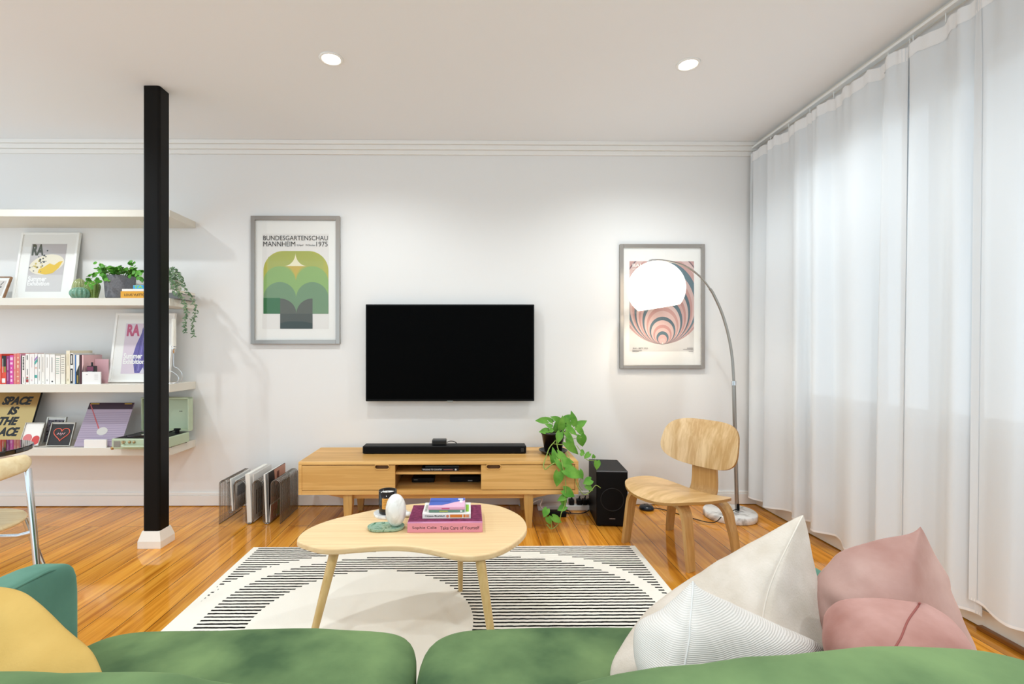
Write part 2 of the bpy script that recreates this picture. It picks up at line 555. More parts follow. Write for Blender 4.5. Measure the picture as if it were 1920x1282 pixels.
    def mesh(self, name, M=None):
        me = bpy.data.meshes.new(name)
        vs = [M @ v for v in self.v] if M else self.v
        me.from_pydata([tuple(v) for v in vs], [], self.f)
        for m in self.mats: me.materials.append(m)
        me.polygons.foreach_set('material_index', self.fm)
        me.polygons.foreach_set('use_smooth', self.fs)
        me.update()
        return me

def tag(o, label, cat=None, group=None, kind=None):
    if label: o['label'] = label
    if cat: o['category'] = cat
    if group: o['group'] = group
    if kind: o['kind'] = kind
    return o

class Thing:
    """an Empty at a thing's base that parents its parts"""
    def __init__(self, name, label, cat, loc=(0, 0, 0), rot=(0, 0, 0), group=None):
        o = bpy.data.objects.new(name, None)
        COL.objects.link(o)
        o.empty_display_size = 0.05
        o.location = loc; o.rotation_euler = rot
        tag(o, label, cat, group)
        self.o = o
        self.M = Matrix.Translation(Vector(loc)) @ Euler(rot).to_matrix().to_4x4()
        self.I = self.M.inverted()
    def part(self, name, mb, parent=None, world=False, label=None):
        me = mb.mesh(name, self.I if world else None)
        p = bpy.data.objects.new(name, me)
        COL.objects.link(p)
        p.parent = parent or self.o
        if label: p['label'] = label
        return p

def solo(name, mb, label=None, cat=None, group=None, kind=None):
    """one mesh in world coordinates; origin at the middle of its base"""
    lo = Vector((min(v.x for v in mb.v), min(v.y for v in mb.v), min(v.z for v in mb.v)))
    hi = Vector((max(v.x for v in mb.v), max(v.y for v in mb.v), max(v.z for v in mb.v)))
    c = Vector(((lo.x + hi.x) / 2, (lo.y + hi.y) / 2, lo.z))
    o = bpy.data.objects.new(name, mb.mesh(name, Matrix.Translation(-c)))
    o.location = c
    COL.objects.link(o)
    return tag(o, label, cat, group, kind)

def struct(name, mb, label=None):
    """part of the room; keeps world coordinates"""
    o = bpy.data.objects.new(name, mb.mesh(name))
    COL.objects.link(o)
    return tag(o, label, None, None, 'structure')

def catmull(pts, per=8, closed=False):
    pts = [Vector(p) for p in pts]
    n = len(pts)
    out = []
    rng = range(n) if closed else range(n - 1)
    for i in rng:
        if closed:
            a, b, c, d = pts[i - 1], pts[i], pts[(i + 1) % n], pts[(i + 2) % n]
        else:
            a, b, c, d = pts[max(i - 1, 0)], pts[i], pts[i + 1], pts[min(i + 2, n - 1)]
        for k in range(per):
            t = k / per
            out.append(0.5 * ((2 * b) + (c - a) * t + (2 * a - 5 * b + 4 * c - d) * t * t + (3 * b - a - 3 * c + d) * t ** 3))
    if not closed: out.append(pts[-1])
    return out

def clip_rect(poly, x0, x1, z0, z1):
    def cut(ps, inside, inter):
        res = []
        for i in range(len(ps)):
            p, q = ps[i - 1], ps[i]
            if inside(q):
                if not inside(p): res.append(inter(p, q))
                res.append(q)
            elif inside(p): res.append(inter(p, q))
        return res
    def ix(x): return lambda p, q: (x, p[1] + (q[1] - p[1]) * (x - p[0]) / (q[0] - p[0]))
    def iz(z): return lambda p, q: (p[0] + (q[0] - p[0]) * (z - p[1]) / (q[1] - p[1]), z)
    for ins, it in ((lambda p: p[0] >= x0, ix(x0)), (lambda p: p[0] <= x1, ix(x1)), (lambda p: p[1] >= z0, iz(z0)), (lambda p: p[1] <= z1, iz(z1))):
        if not poly: return []
        poly = cut(poly, ins, it)
    return poly

def circle(cx, cz, r, n=64, a0=0, a1=360, sx=1.0):
    return [(cx + sx * r * math.cos(R(a0 + (a1 - a0) * i / n)), cz + r * math.sin(R(a0 + (a1 - a0) * i / n))) for i in range(n if a1 - a0 >= 360 else n + 1)]

def rounded_box(mb, c, s, k=6.0, n=12, crown=0.0, fn=None):
    """cushion: a cube rounded by a p-norm; c centre, s half sizes"""
    c, s = Vector(c), Vector(s)
    b = bmesh.new()
    bmesh.ops.create_cube(b, size=2.0)
    bmesh.ops.subdivide_edges(b, edges=list(b.edges), cuts=n, use_grid_fill=True)
    for v in b.verts:
        p = v.co
        # denser towards the edges, then a p-norm projection
        p = Vector([math.sin(x * math.pi / 2) for x in p])
        q = p / ((abs(p.x) ** k + abs(p.y) ** k + abs(p.z) ** k) ** (1.0 / k))
        z = q.z
        if z > 0: z += crown / s.z * (1 - q.x * q.x) * (1 - q.y * q.y) * z
        w = Vector((c.x + q.x * s.x, c.y + q.y * s.y, c.z + z * s.z))
        v.co = fn(w, q) if fn else w
    return mb.bm(b, True)

# ================================================================ THE ROOM
WY, WX, CZ = 3.51, 2.10, 2.645                       # back wall, right wall, ceiling
XL, YB = -4.4, -1.2                                   # how far floor and ceiling run on to the left and behind

struct('floor', MB(FLOOR).box(XL, WX + 0.12, YB, WY + 0.12, -0.06, 0.0))
struct('ceiling', MB(CEIL).box(XL, WX + 0.12, YB, WY + 0.12, CZ, CZ + 0.08))
struct('wall_back', MB(WALL).box(XL, WX + 0.12, WY, WY + 0.12, 0.0, CZ))
WIN = (0.35, 3.12, 0.80, 2.34)                        # window opening in the right wall: y0, y1, z0, z1
w = MB(WALL)
w.box(WX, WX + 0.12, YB, WIN[0], 0, CZ).box(WX, WX + 0.12, WIN[1], WY, 0, CZ)
w.box(WX, WX + 0.12, WIN[0], WIN[1], 0, WIN[2]).box(WX, WX + 0.12, WIN[0], WIN[1], WIN[3], CZ)
struct('wall_right', w)
# skirting boards: a board with a small step on top
def skirting(mb, p, along_x):
    for (d, z0, z1, bev) in ((0.018, 0.006, 0.078, 0.0), (0.012, 0.078, 0.098, 0.004)):
        if along_x: mb.box(p[0], p[1], WY - d, WY, z0, z1, bev)
        else: mb.box(WX - d - 0.012, WX, p[0], p[1], z0, z1 + (0.012 if z0 > 0.05 else 0), bev)
mb = MB(TRIM); skirting(mb, (XL, WX - 0.03), True); struct('baseboard_back', mb)
mb = MB(CREAM_TRIM); skirting(mb, (YB, WY - 0.02), False); struct('baseboard_right', mb)
mb = MB(wood('floor_bead', '8a5420', '6b3c12', (24, 1.2, 24), 0.3)).box(WX - 0.058, WX - 0.03, YB, 1.93, 0.0, 0.018, 0.004)
struct('trim_2', mb)
# stepped cornice
mb = MB(TRIM)
for (d, z0, z1) in ((0.046, 2.617, CZ), (0.031, 2.584, 2.617), (0.016, 2.552, 2.584)):
    mb.box(XL, WX, WY - d, WY, z0, z1, 0.003)
struct('trim_1', mb)
# small cove along the top of the right wall
mb = MB(CREAM_TRIM)
mb.add([(WX - 0.03, YB, CZ), (WX, YB, CZ), (WX, YB, CZ - 0.03), (WX - 0.03, WY, CZ), (WX, WY, CZ), (WX, WY, CZ - 0.03)],
       [[0, 2, 5, 3], [0, 1, 2], [3, 5, 4]])
struct('trim_3', mb)
# window: frame, two mullions, sill and panes
mb = MB(WHITE)
y0, y1, z0, z1 = WIN
mb.box(WX + 0.03, WX + 0.09, y0, y1, z0, z0 + 0.05).box(WX + 0.03, WX + 0.09, y0, y1, z1 - 0.05, z1)
for yy in (y0, y1 - 0.05, y0 + (y1 - y0) / 3 - 0.025, y0 + 2 * (y1 - y0) / 3 - 0.025):
    mb.box(WX + 0.03, WX + 0.09, yy, yy + 0.05, z0 + 0.05, z1 - 0.05)
win = struct('window_1', mb)
p = bpy.data.objects.new('window_pane', MB(WINGLASS).add([(WX + 0.06, y0 + 0.05, z0 + 0.05), (WX + 0.06, y0 + 0.05, z1 - 0.05), (WX + 0.06, y1 - 0.05, z1 - 0.05), (WX + 0.06, y1 - 0.05, z0 + 0.05)], [[0, 1, 2, 3]]).mesh('window_pane'))
COL.objects.link(p); p.parent = win
p = bpy.data.objects.new('window_sill', MB(WHITE).box(WX - 0.022, WX + 0.03, y0 - 0.03, y1 + 0.03, z0 - 0.03, z0, 0.004).mesh('window_sill'))
COL.objects.link(p); p.parent = win

# ---------------------------------------------------------------- ceiling downlights
def downlight(x, y, label):
    t = Thing('ceiling_downlight', label, 'ceiling light', (x, y, CZ), group='recessed ceiling downlights')
    t.part('trim_ring', MB(WHITE).lathe([(0.045, -0.001), (0.048, -0.006), (0.058, -0.006), (0.062, 0.0), (0.045, 0.0), (0.045, -0.001)], n=32))
    t.part('glowing_lens', MB(plain('fffaf0', 0.4, emit='fff4e2', estr=14.0)).lathe([(0.0, -0.0025), (0.045, -0.0025), (0.045, 0.0)], n=32), label='glowing white lens')
    l = bpy.data.lights.new('downlight_bulb', 'SPOT')
    l.energy, l.color = LAMP_W, LAMP_COLOR
    l.spot_size, l.spot_blend, l.shadow_soft_size = R(150), 0.6, 0.04
    o = bpy.data.objects.new('downlight_bulb', l)
    o.location = (0, 0, -0.012); o.parent = t.o
    COL.objects.link(o)
downlight(-0.735, 2.50, 'left one of two round downlights lit in the ceiling')
downlight(1.14, 2.53, 'right one of two round downlights lit in the ceiling, nearer the curtain')
def hidden_lamp(x, y):                                # the same fittings further along the ceiling, outside the picture
    l = bpy.data.lights.new('downlight_bulb', 'SPOT')
    l.energy, l.color = LAMP_W, LAMP_COLOR
    l.spot_size, l.spot_blend, l.shadow_soft_size = R(150), 0.6, 0.04
    o = bpy.data.objects.new('downlight_bulb', l)
    o.location = (x, y, CZ - 0.012)
    COL.objects.link(o)
for xy in ((-2.75, 2.45), (-2.75, 0.5), (-0.735, 0.5), (1.14, 0.5), (-0.735, -1.0), (1.14, -1.0)):
    hidden_lamp(*xy)

# ---------------------------------------------------------------- black post on its white block
t = Thing('support_post', 'tall black steel post from floor to ceiling on a white block base', 'post', (-1.84, 2.8115, 0))
h = 0.0655
def bevel_block(mb):
    v = []
    for (s, z) in ((0.0635, 0.0), (h, 0.004), (h, 0.042), (0.05, 0.096)):
        v += [(-s, -s, z), (s, -s, z), (s, s, z), (-s, s, z)]
    f = [[3, 2, 1, 0], [12, 13, 14, 15]]
    for j in range(3):
        for k in range(4):
            f.append([j * 4 + k, j * 4 + (k + 1) % 4, (j + 1) * 4 + (k + 1) % 4, (j + 1) * 4 + k])
    return mb.add(v, f)
t.part('base_block', bevel_block(MB(plain('f4efe6', 0.4))), label='white chamfered base block')
b = bmesh.new()
bmesh.ops.create_cube(b, size=1.0)
for v in b.verts: v.co = Vector((v.co.x * 0.096, v.co.y * 0.096, 0.09 + (v.co.z + 0.5) * (CZ - 0.091)))
bmesh.ops.bevel(b, geom=[e for e in b.edges if abs(e.verts[0].co.z - e.verts[1].co.z) > 0.5], offset=0.014, segments=5, profile=0.5, affect='EDGES')
t.part('shaft', MB(POST_BLACK).bm(b), label='black square shaft with rounded corners')

# ---------------------------------------------------------------- four floating shelves
SHF = 3.21
for (z0, z1, lab) in ((2.016, 2.063, 'empty cream floating shelf, topmost of the four on the back wall'),
                      (1.427, 1.477, 'cream floating shelf carrying the cacti and potted plants'),
                      (0.850, 0.903, 'cream floating shelf carrying the row of books'),
                      (0.429, 0.482, 'lowest cream floating shelf, with the green record player on it')):
    solo('floating_shelf', MB(SHELF).box(-4.2, -2.014, SHF, WY, z0, z1, 0.002), lab, 'shelf', 'cream floating shelves')
Z2, Z3, Z4 = 1.477, 0.903, 0.482

# ---------------------------------------------------------------- television
t = Thing('television', 'large black flat-screen television mounted on the white wall', 'television', (-0.162, 3.44, 0.764))
t.part('housing', MB(BLACK_SATIN).box(-0.604, 0.604, 0.0, 0.035, 0.0, 0.694, 0.004).box(-0.3, 0.3, 0.03, WY - 3.4415, 0.15, 0.5))
t.part('screen', MB(SCREEN).box(-0.594, 0.594, -0.0015, 0.002, 0.014, 0.684))
t.part('badge', MB(STEEL).box(-0.022, 0.022, -0.004, 0.004, -0.006, 0.004, 0.001), label='small silver badge')

# ---------------------------------------------------------------- framed things
def frame_thing(name, label, loc, w, h, fw, fd, frame_m, art, tilt=0.0, rz=0.0, board=PAPER, glass=True, cat='picture', group=None, bev=0.002, lip=0.006):
    """local: x right, front towards -y, back bottom edge at the origin; art(mb) draws in (x, z) on the board at y = yb"""
    t = Thing(name, label, cat, loc, (-tilt, 0, rz), group)
    fr = MB(frame_m)
    x0, x1 = -w / 2, w / 2
    fr.box(x0, x0 + fw, -fd, 0, 0, h, bev).box(x1 - fw, x1, -fd, 0, 0, h, bev)
    fr.box(x0 + fw, x1 - fw, -fd, 0, 0, fw, bev).box(x0 + fw, x1 - fw, -fd, 0, h - fw, h, bev)
    t.part('frame', fr)
    yb = -fd + lip
    t.part('mount_board', MB(board).box(x0 + fw * 0.9, x1 - fw * 0.9, yb, -0.001, fw * 0.9, h - fw * 0.9))
    mb = MB()
    art(mb, yb - 0.0006)
    if mb.v: t.part('print', mb)
    if glass:
        t.part('glass_pane', MB(GLASS).flat([(x0 + fw * 0.95, fw * 0.95), (x1 - fw * 0.95, fw * 0.95), (x1 - fw * 0.95, h - fw * 0.95), (x0 + fw * 0.95, h - fw * 0.95)], -fd + 0.0015))
    return t

def art_garden(mb, y):
    X = lambda px: -0.3215 + (px - 111) / 780.0 * 0.643          # from the poster's own picture, 643 x 927 mm
    Zz = lambda py: 0.927 - (py - 78) / 1130.0 * 0.927
    S_ = lambda pts: [(X(a), Zz(b)) for a, b in pts]
    e = 0.0003
    mb.mat(plain('e9e4de', 0.7)).flat(S_([(208, 233), (792, 233), (792, 1074), (208, 1074)]), y)
    def dome(x0, x1, top, bottom, rad, m, lvl):
        pts = [(x0, bottom)]
        pts += [(x0 + rad - rad * math.cos(R(a)), top + rad - rad * math.sin(R(a))) for a in range(0, 91, 6)]
        pts += [(x1 - rad + rad * math.sin(R(a)), top + rad - rad * math.cos(R(a))) for a in range(0, 91, 6)]
        pts += [(x1, bottom)]
        mb.mat(plain(m, 0.7)).flat(S_(pts), y - e * lvl)
    dome(219, 789, 385, 940, 175, 'b3b04a', 1)
    mb.mat(plain('a9ae52', 0.7)).flat(S_([(260, 440), (395, 386), (620, 386), (745, 440), (745, 560), (260, 560)]), y - e * 1.5)
    # pale star between the leaves
    def star(cx, cz, rx, rz_up, rz_dn, m, lvl):
        pts = []
        for (sx, sz, rz_) in ((1, 1, rz_up), (1, -1, rz_dn), (-1, -1, rz_dn), (-1, 1, rz_up)):
            seg = [(cx + sx * rx * (1 - math.sin(R(a))), cz - sz * rz_ * (1 - math.cos(R(a)))) for a in range(0, 90, 6)]
            if sx * sz < 0: seg = [(cx + sx * rx * (1 - math.cos(R(a))), cz - sz * rz_ * (1 - math.sin(R(a)))) for a in range(0, 90, 6)]
            pts += seg[::-1] if (sx * sz > 0) else seg[::-1]
        mb.mat(plain(m, 0.7)).flat(S_(pts), y - e * lvl)
    up = [(400 + (500 - 400) * math.sin(R(a)) , 400 + 118 * math.cos(R(a))) for a in range(0, 91, 6)]
    # concave flanks rising to the tip
    lft = [(400 + 100 * (1 - math.cos(R(a))), 518 - 118 * (1 - math.sqrt(max(0, 1 - math.sin(R(a)) ** 2)))) for a in range(0, 91, 6)]
    flank = lambda sgn: [(500 + sgn * 100 * (1 - math.sin(R(a))), 518 - 118 * (1 - math.cos(R(a)))) for a in range(0, 91, 6)]
    mb.mat(plain('efe6c4', 0.7)).flat(S_(flank(-1) + flank(1)[::-1]), y - e * 2)
    flank2 = lambda sgn: [(502 + sgn * 105 * (1 - math.sin(R(a))), 518 + 122 * (1 - math.cos(R(a)))) for a in range(0, 91, 6)]
    mb.mat(plain('c9ab45', 0.7)).flat(S_(flank2(-1) + flank2(1)[::-1]), y - e * 2)
    def twins(top, bottom, m, lvl, x0, x1, xm):
        for (a0, a1) in ((x0, xm), (xm, x1)):
            rw, cx = (a1 - a0) / 2, (a0 + a1) / 2
            hgt = min(rw, bottom - top)
            pts = [(a0, bottom)] + [(cx - rw * math.cos(R(a)), top + hgt - hgt * math.sin(R(a))) for a in range(0, 181, 6)] + [(a1, bottom)]
            mb.mat(plain(m, 0.7)).flat(S_(pts), y - e * lvl)
    twins(520, 940, '8cae62', 3, 219, 789, 503)
    twins(660, 940, '6f8f68', 4, 219, 789, 506)
    mb.mat(plain('8cae62', 0.7)).flat(S_([(440, 640), (566, 640), (506, 790)]), y - e * 3.5)
    twins(805, 940, '56584c', 5, 219, 789, 508)
    for (a0, a1) in ((219, 366), (650, 789)):
        mb.mat(plain('6f8f68' if a0 > 400 else '2f6a3a', 0.7)).flat(S_([(a0, 800), (a1, 800), (a1, 940), (a0, 940)]), y - e * 6)  # left block darker: the sofa's reflection in the glass, painted into the print
    mb.mat(plain('44483f', 0.7)).flat(S_([(366, 940), (650, 940), (650, 1072), (366, 1072)]), y - e * 6)
    mb.mat(plain('20312a', 0.7)).flat(S_([(366, 1024), (430, 1008), (560, 1008), (650, 1024), (650, 1072), (366, 1072)]), y - e * 7)
    mb.mat(plain('1c1c1c', 0.7))
    def line(body, a0, a1, b0, b1, fat=0.0):
        mb.text(body, X(a0), Zz(b1), X(a1) - X(a0), Zz(b0) - Zz(b1), y - e * 8, fat=fat)
    line('BUNDESGARTENSCHAU', 218, 784, 250, 291)
    line('MANNHEIM', 218, 498, 302, 345)
    line('1975', 684, 782, 302, 345)
    line('18.April   19.Oktober', 512, 676, 326, 346)
frame_thing('framed_poster', 'silver-framed tall poster of green rounded arches, left of the television', (-1.2845, WY - 0.001, 1.174), 0.643, 0.927, 0.030, 0.026, SILVER_FRAME, art_garden, lip=0.012)

def art_rings(mb, y):
    X = lambda px: -0.31 + (px - 303) / 755.0 * 0.62
    Zz = lambda py: 0.908 - (py - 33) / 1112.0 * 0.908
    S_ = lambda pts: [(X(a), Zz(b)) for a, b in pts]
    e = 0.00025
    box = (390, 965, -990, -185)
    mb.mat(plain('ddd7d1', 0.7)).flat(S_([(390, 185), (965, 185), (965, 990), (390, 990)]), y)
    mb.mat(plain('dba79e', 0.7)).flat(S_([(390, 185), (965, 185), (965, 640), (390, 640)]), y - e)
    rings = [(470, 'd39a92'), (425, '7f5f68'), (418, 'e3bcb4'), (395, 'd79f96'), (372, '5f7f8c'), (338, 'e0b6ae'), (312, 'd4968c'), (290, '56707c'),
             (268, 'e2bbb3'), (246, 'cf8f85'), (226, 'dca9a0'), (208, '587480'), (186, 'e4beb6'), (166, 'd2958b'), (148, 'e0b5ad'),
             (122, '56717d'), (106, 'e3b9b1'), (86, 'cf8d83'), (72, 'e1b3ab'), (57, '567480'), (42, 'dfa9a1'), (26, 'e2b8b0')]
    for i, (r_, c_) in enumerate(rings):
        sx = 0.86 if r_ > 130 else 0.95
        pts = [(682 + sx * r_ * math.cos(R(a)), -(925 - r_) + r_ * math.sin(R(a))) for a in range(0, 360, 4)]
        pts = clip_rect(pts, *box)
        if len(pts) > 2:
            k_ = [int(c_[q:q + 2], 16) for q in (0, 2, 4)]; g_ = sum(k_) / 3.0
            c_ = ''.join('%02x' % int((v_ * 0.78 + g_ * 0.22) * 0.97) for v_ in k_)  # grey mixed into the ring colours imitates the pale veil of the glass
            mb.mat(plain(c_, 0.7)).flat(S_([(a, -b_) for a, b_ in pts]), y - e * (2 + i))
    mb.mat(plain('efe9e2', 0.7)).flat(S_([(678, 912), (687, 912), (687, 925), (678, 925)]), y - e * 26)
    def line(body, a0, a1, b0, b1, c_, fat=0.0):
        mb.mat(plain(c_, 0.7)).text(body, X(a0), Zz(b1), X(a1) - X(a0), Zz(b0) - Zz(b1), y - e * 27, fat=fat)
    line('BAUHAUS', 413, 660, 208, 238, 'f2ece6', 0.02)
    line('AUSSTELLUNG', 413, 560, 248, 262, 'f2ece6')
    line('JULI - SEPT 1923', 416, 550, 957, 972, '2a2625', 0.012)
    for (a0, a1, b0) in ((413, 497, 981), (413, 470, 990), (900, 955, 960), (865, 955, 969), (915, 955, 988)):
        mb.mat(plain('6a625e', 0.7)).flat(S_([(a0, b0), (a1, b0), (a1, b0 + 4), (a0, b0 + 4)]), y - e * 26)
frame_thing('framed_poster', 'silver-framed poster of pink and blue nested rings behind the arc lamp shade', (1.3835, WY - 0.001, 0.995), 0.62, 0.908, 0.026, 0.026, SILVER_FRAME, art_rings, lip=0.012)

WHITE_FRAME = plain('f5f3ee', 0.35)
def art_lemon(mb, y):
    mb.mat(plain('cfc9c6', 0.7)).flat([(-0.125, 0.062), (0.125, 0.062), (0.125, 0.415), (-0.125, 0.415)], y)
    mb.mat(plain('c2bab8', 0.7)).flat([(-0.125, 0.185), (0.125, 0.185), (0.125, 0.415), (-0.125, 0.415)], y - 0.0002)
    mb.mat(plain('4a4b36', 0.7)).text('RA', -0.117, 0.328, 0.085, 0.085, y - 0.0004, fat=0.05)
    lemon = [(0.125 * 0.92 * math.cos(R(a)) * (1 + 0.05 * math.cos(R(2 * a))) , 0.262 + 0.073 * math.sin(R(a)) + 0.02 * math.cos(R(a))) for a in range(0, 360, 8)]
    mb.mat(plain('e7dcc4', 0.7)).flat(lemon, y - 0.0006)
    mb.mat(plain('e2b92c', 0.7)).flat([(-0.055, 0.2), (0.0, 0.187), (0.05, 0.198), (0.088, 0.236), (0.112, 0.287), (0.085, 0.283), (0.055, 0.258), (0.02, 0.27), (-0.02, 0.24), (-0.05, 0.225)], y - 0.0008)
    rnd = random.Random(3)
    for k in range(26):
        cx, cz = -0.075 + rnd.gauss(0, 0.022) + (0.06 if k % 3 == 0 else 0), 0.262 + rnd.gauss(0, 0.022) + (0.03 if k % 3 == 0 else 0)
        mb.mat(plain(('3b3a34', '77736a', 'c9b25a')[k % 3], 0.7)).flat(circle(cx, cz, rnd.uniform(0.003, 0.0085), 8), y - 0.001)
    mb.mat(plain('f7f4f0', 0.7))
    mb.text('Summer', -0.117, 0.138, 0.13, 0.036, y - 0.0006, fat=0.03)
    mb.text('Exhibition', -0.117, 0.106, 0.155, 0.032, y - 0.0006, fat=0.03)
frame_thing('framed_print', 'white-framed print of a yellow lemon leaning on the shelf beside the cacti', (-3.035, 3.425, Z2 + 0.002), 0.415, 0.50, 0.016, 0.022, WHITE_FRAME, art_lemon, tilt=0.155, group='leaning exhibition prints')

def art_cloak(mb, y):
    mb.mat(plain('dccbd6', 0.7)).flat([(-0.13, 0.06), (0.13, 0.06), (0.13, 0.415), (-0.13, 0.415)], y)
    mb.mat(plain('c2456f', 0.7)).text('RA', -0.118, 0.325, 0.09, 0.085, y - 0.0002, fat=0.05)
    mb.mat(plain('5d4e9e', 0.7)).flat([(-0.035, 0.065), (0.13, 0.065), (0.13, 0.41), (0.04, 0.415), (0.0, 0.39), (-0.02, 0.33), (-0.045, 0.26), (-0.06, 0.18)], y - 0.0004)
    for k in range(9):
        x = -0.01 + 0.015 * k
        mb.mat(plain('8379bd' if k % 2 else '463a84', 0.7)).flat([(x, 0.385 - 0.004 * k), (x + 0.004, 0.385), (x + 0.002 - 0.02 + 0.004 * k, 0.08), (x - 0.025 + 0.004 * k, 0.08)], y - 0.0006)
    mb.mat(plain('d9d2dc', 0.7)).flat([(0.0, 0.065), (0.035, 0.065), (0.02, 0.105)], y - 0.0008)
    mb.mat(plain('f7f4f0', 0.7))
    mb.text('Summer', -0.122, 0.165, 0.13, 0.04, y - 0.001, fat=0.03)
    mb.text('Exhibition', -0.122, 0.128, 0.15, 0.034, y - 0.001, fat=0.03)
frame_thing('framed_print', 'white-framed print with purple cloak and pink letters, leaning partly behind the black post', (-2.31, 3.355, Z3 + 0.002), 0.415, 0.49, 0.016, 0.022, WHITE_FRAME, art_cloak, tilt=0.16, group='leaning exhibition prints')

def art_sketch(mb, y):
    mb.mat(plain('d8cdc4', 0.7)).flat([(-0.055, 0.025), (0.055, 0.025), (0.055, 0.145), (-0.055, 0.145)], y)
    mb.mat(plain('262322', 0.7)).flat([(0.0, 0.085), (0.035, 0.09), (0.035, 0.1), (0.0, 0.097)], y - 0.0003)
    mb.flat([(0.02, 0.108), (0.025, 0.106), (0.04, 0.135), (0.036, 0.138)], y - 0.0003)
    mb.mat(plain('e39b8c', 0.7)).flat(circle(0.015, 0.055, 0.016, 14), y - 0.0003)
frame_thing('photo_frame', 'small wood-framed picture leaning at the far left of the plant shelf', (-3.325, 3.36, Z2 + 0.002), 0.16, 0.175, 0.008, 0.016, wood('walnut_frame', 'a67c58', '7d5737', (20, 20, 20)), art_sketch, tilt=0.36, group='small leaning picture frames')

GOLD_MIRROR = plain('b99b66', 0.18, 0.8)
def art_space(mb, y):
    mb.mat(plain('060606', 0.5))
    for (body, x0, x1, z0, z1) in (('SPACE', -0.105, 0.105, 0.272, 0.333), ('IS', -0.045, 0.028, 0.202, 0.26), ('THE', -0.085, 0.048, 0.128, 0.188), ('PLACE', -0.125, 0.075, 0.052, 0.114)):
        mb.text(body, x0, z0, x1 - x0, z1 - z0, y, shear=0.25, fat=0.05)
t = Thing('mirror_sign', 'gold mirrored sign reading SPACE IS THE PLACE leaning on the lowest shelf', 'sign', (-3.215, 3.335, Z4 + 0.002), (-0.33, 0, 0))
t.part('panel', MB(GOLD_MIRROR).box(-0.147, 0.147, -0.010, 0, 0, 0.385).mat(BLACK).box(-0.15, -0.147, -0.012, 0, 0, 0.385).box(0.147, 0.15, -0.012, 0, 0, 0.385))
mb = MB(); art_space(mb, -0.0108); t.part('lettering', mb, label='bold slanted black letters')

ALU = plain('b9b2a6', 0.3, 0.7)
def art_two(mb, y):
    mb.mat(plain('d97c7c', 0.7)).flat(circle(-0.025, 0.052, 0.03, 28), y)
    mb.mat(plain('cf4a48', 0.7)).flat(circle(0.033, 0.04, 0.031, 28, sx=0.85), y - 0.0002)
frame_thing('photo_frame', 'small framed card with two red rounds, in front of the mirrored sign', (-2.985, 3.262, Z4 + 0.001), 0.132, 0.160, 0.006, 0.012, ALU, art_two, tilt=0.34, glass=False, group='small leaning picture frames')
def art_dark(mb, y):
    mb.mat(plain('6f6a72', 0.7)).flat([(-0.06, 0.01), (0.06, 0.01), (0.06, 0.165), (-0.06, 0.165)], y)
    rnd = random.Random(5)
    for k in range(60):
        mb.mat(plain(('1e1c20', '2e2a33', '8f8a92', 'a3423f')[0 if k % 7 else 3] if k % 2 else '2a2730', 0.7))
        mb.flat(circle(rnd.uniform(-0.052, 0.052), rnd.uniform(0.018, 0.157), rnd.uniform(0.002, 0.007), 6), y - 0.0003)
frame_thing('photo_frame', 'small pale-framed speckled dark photo standing behind the neon heart picture', (-2.905, 3.35, Z4 + 0.001), 0.135, 0.185, 0.010, 0.014, ALU, art_dark, tilt=0.24, glass=False, group='small leaning picture frames')
def art_heart(mb, y):
    mb.mat(plain('2a2524', 0.6)).flat([(-0.074, 0.006), (0.074, 0.006), (0.074, 0.149), (-0.074, 0.149)], y)
    pts = []
    for a in range(0, 360, 8):
        tt = R(a)
        hx = 16 * math.sin(tt) ** 3
        hz = 13 * math.cos(tt) - 5 * math.cos(2 * tt) - 2 * math.cos(3 * tt) - math.cos(4 * tt)
        pts.append(Vector((hx * 0.0033 + 0.002, y - 0.001, 0.083 + hz * 0.0030)))
    mb.mat(plain('ee6a55', 0.5)).tube(pts, 0.0026, 6, closed=True)
    mb.mat(plain('f5c9d6', 0.5)).tube([(-0.026, y - 0.001, 0.075), (-0.018, y - 0.001, 0.088), (-0.012, y - 0.001, 0.076), (-0.004, y - 0.001, 0.089), (0.002, y - 0.001, 0.07), (0.008, y - 0.001, 0.088), (0.016, y - 0.001, 0.078), (0.026, y - 0.001, 0.09)], 0.002, 6)
frame_thing('photo_frame', 'small frame with a red neon heart on black, on the lowest shelf', (-2.787, 3.262, Z4 + 0.001), 0.160, 0.160, 0.006, 0.014, ALU, art_heart, tilt=0.30, glass=False, group='small leaning picture frames')

# record sleeve
t = Thing('record_sleeve', 'square mauve record sleeve with a dark top band leaning on the lowest shelf', 'record sleeve', (-2.515, 3.242, Z4 + 0.001), (-0.455, 0, 0))
t.part('sleeve', MB(plain('a898ab', 0.45)).box(-0.155, 0.155, -0.006, 0, 0, 0.31, 0.001))
mb = MB(plain('2b0f26', 0.5)).flat([(-0.154, 0.262), (0.154, 0.262), (0.154, 0.309), (-0.154, 0.309)], -0.0065)
mb.mat(plain('c9a437', 0.5)).flat([(-0.145, 0.298), (-0.085, 0.298), (-0.085, 0.304), (-0.145, 0.304)], -0.0068).flat([(0.09, 0.298), (0.14, 0.298), (0.14, 0.304), (0.09, 0.304)], -0.0068)
for k in range(14):
    z = 0.03 + 0.0155 * k
    mb.mat(plain('8a7a90', 0.5)).flat([(-0.15, z), (0.15, z + 0.004), (0.15, z + 0.0065), (-0.15, z + 0.0025)], -0.0066)
mb.mat(plain('b8585c', 0.5)).flat([(-0.147, 0.296), (-0.14, 0.296), (-0.025, 0.125), (-0.033, 0.122)], -0.0068)
mb.mat(plain('c9c4be', 0.4)).flat([(0.0 + 0.036 * math.cos(R(a)), 0.105 + 0.028 * math.sin(R(a))) for a in range(0, 360, 12)], -0.0069)
t.part('print', mb)
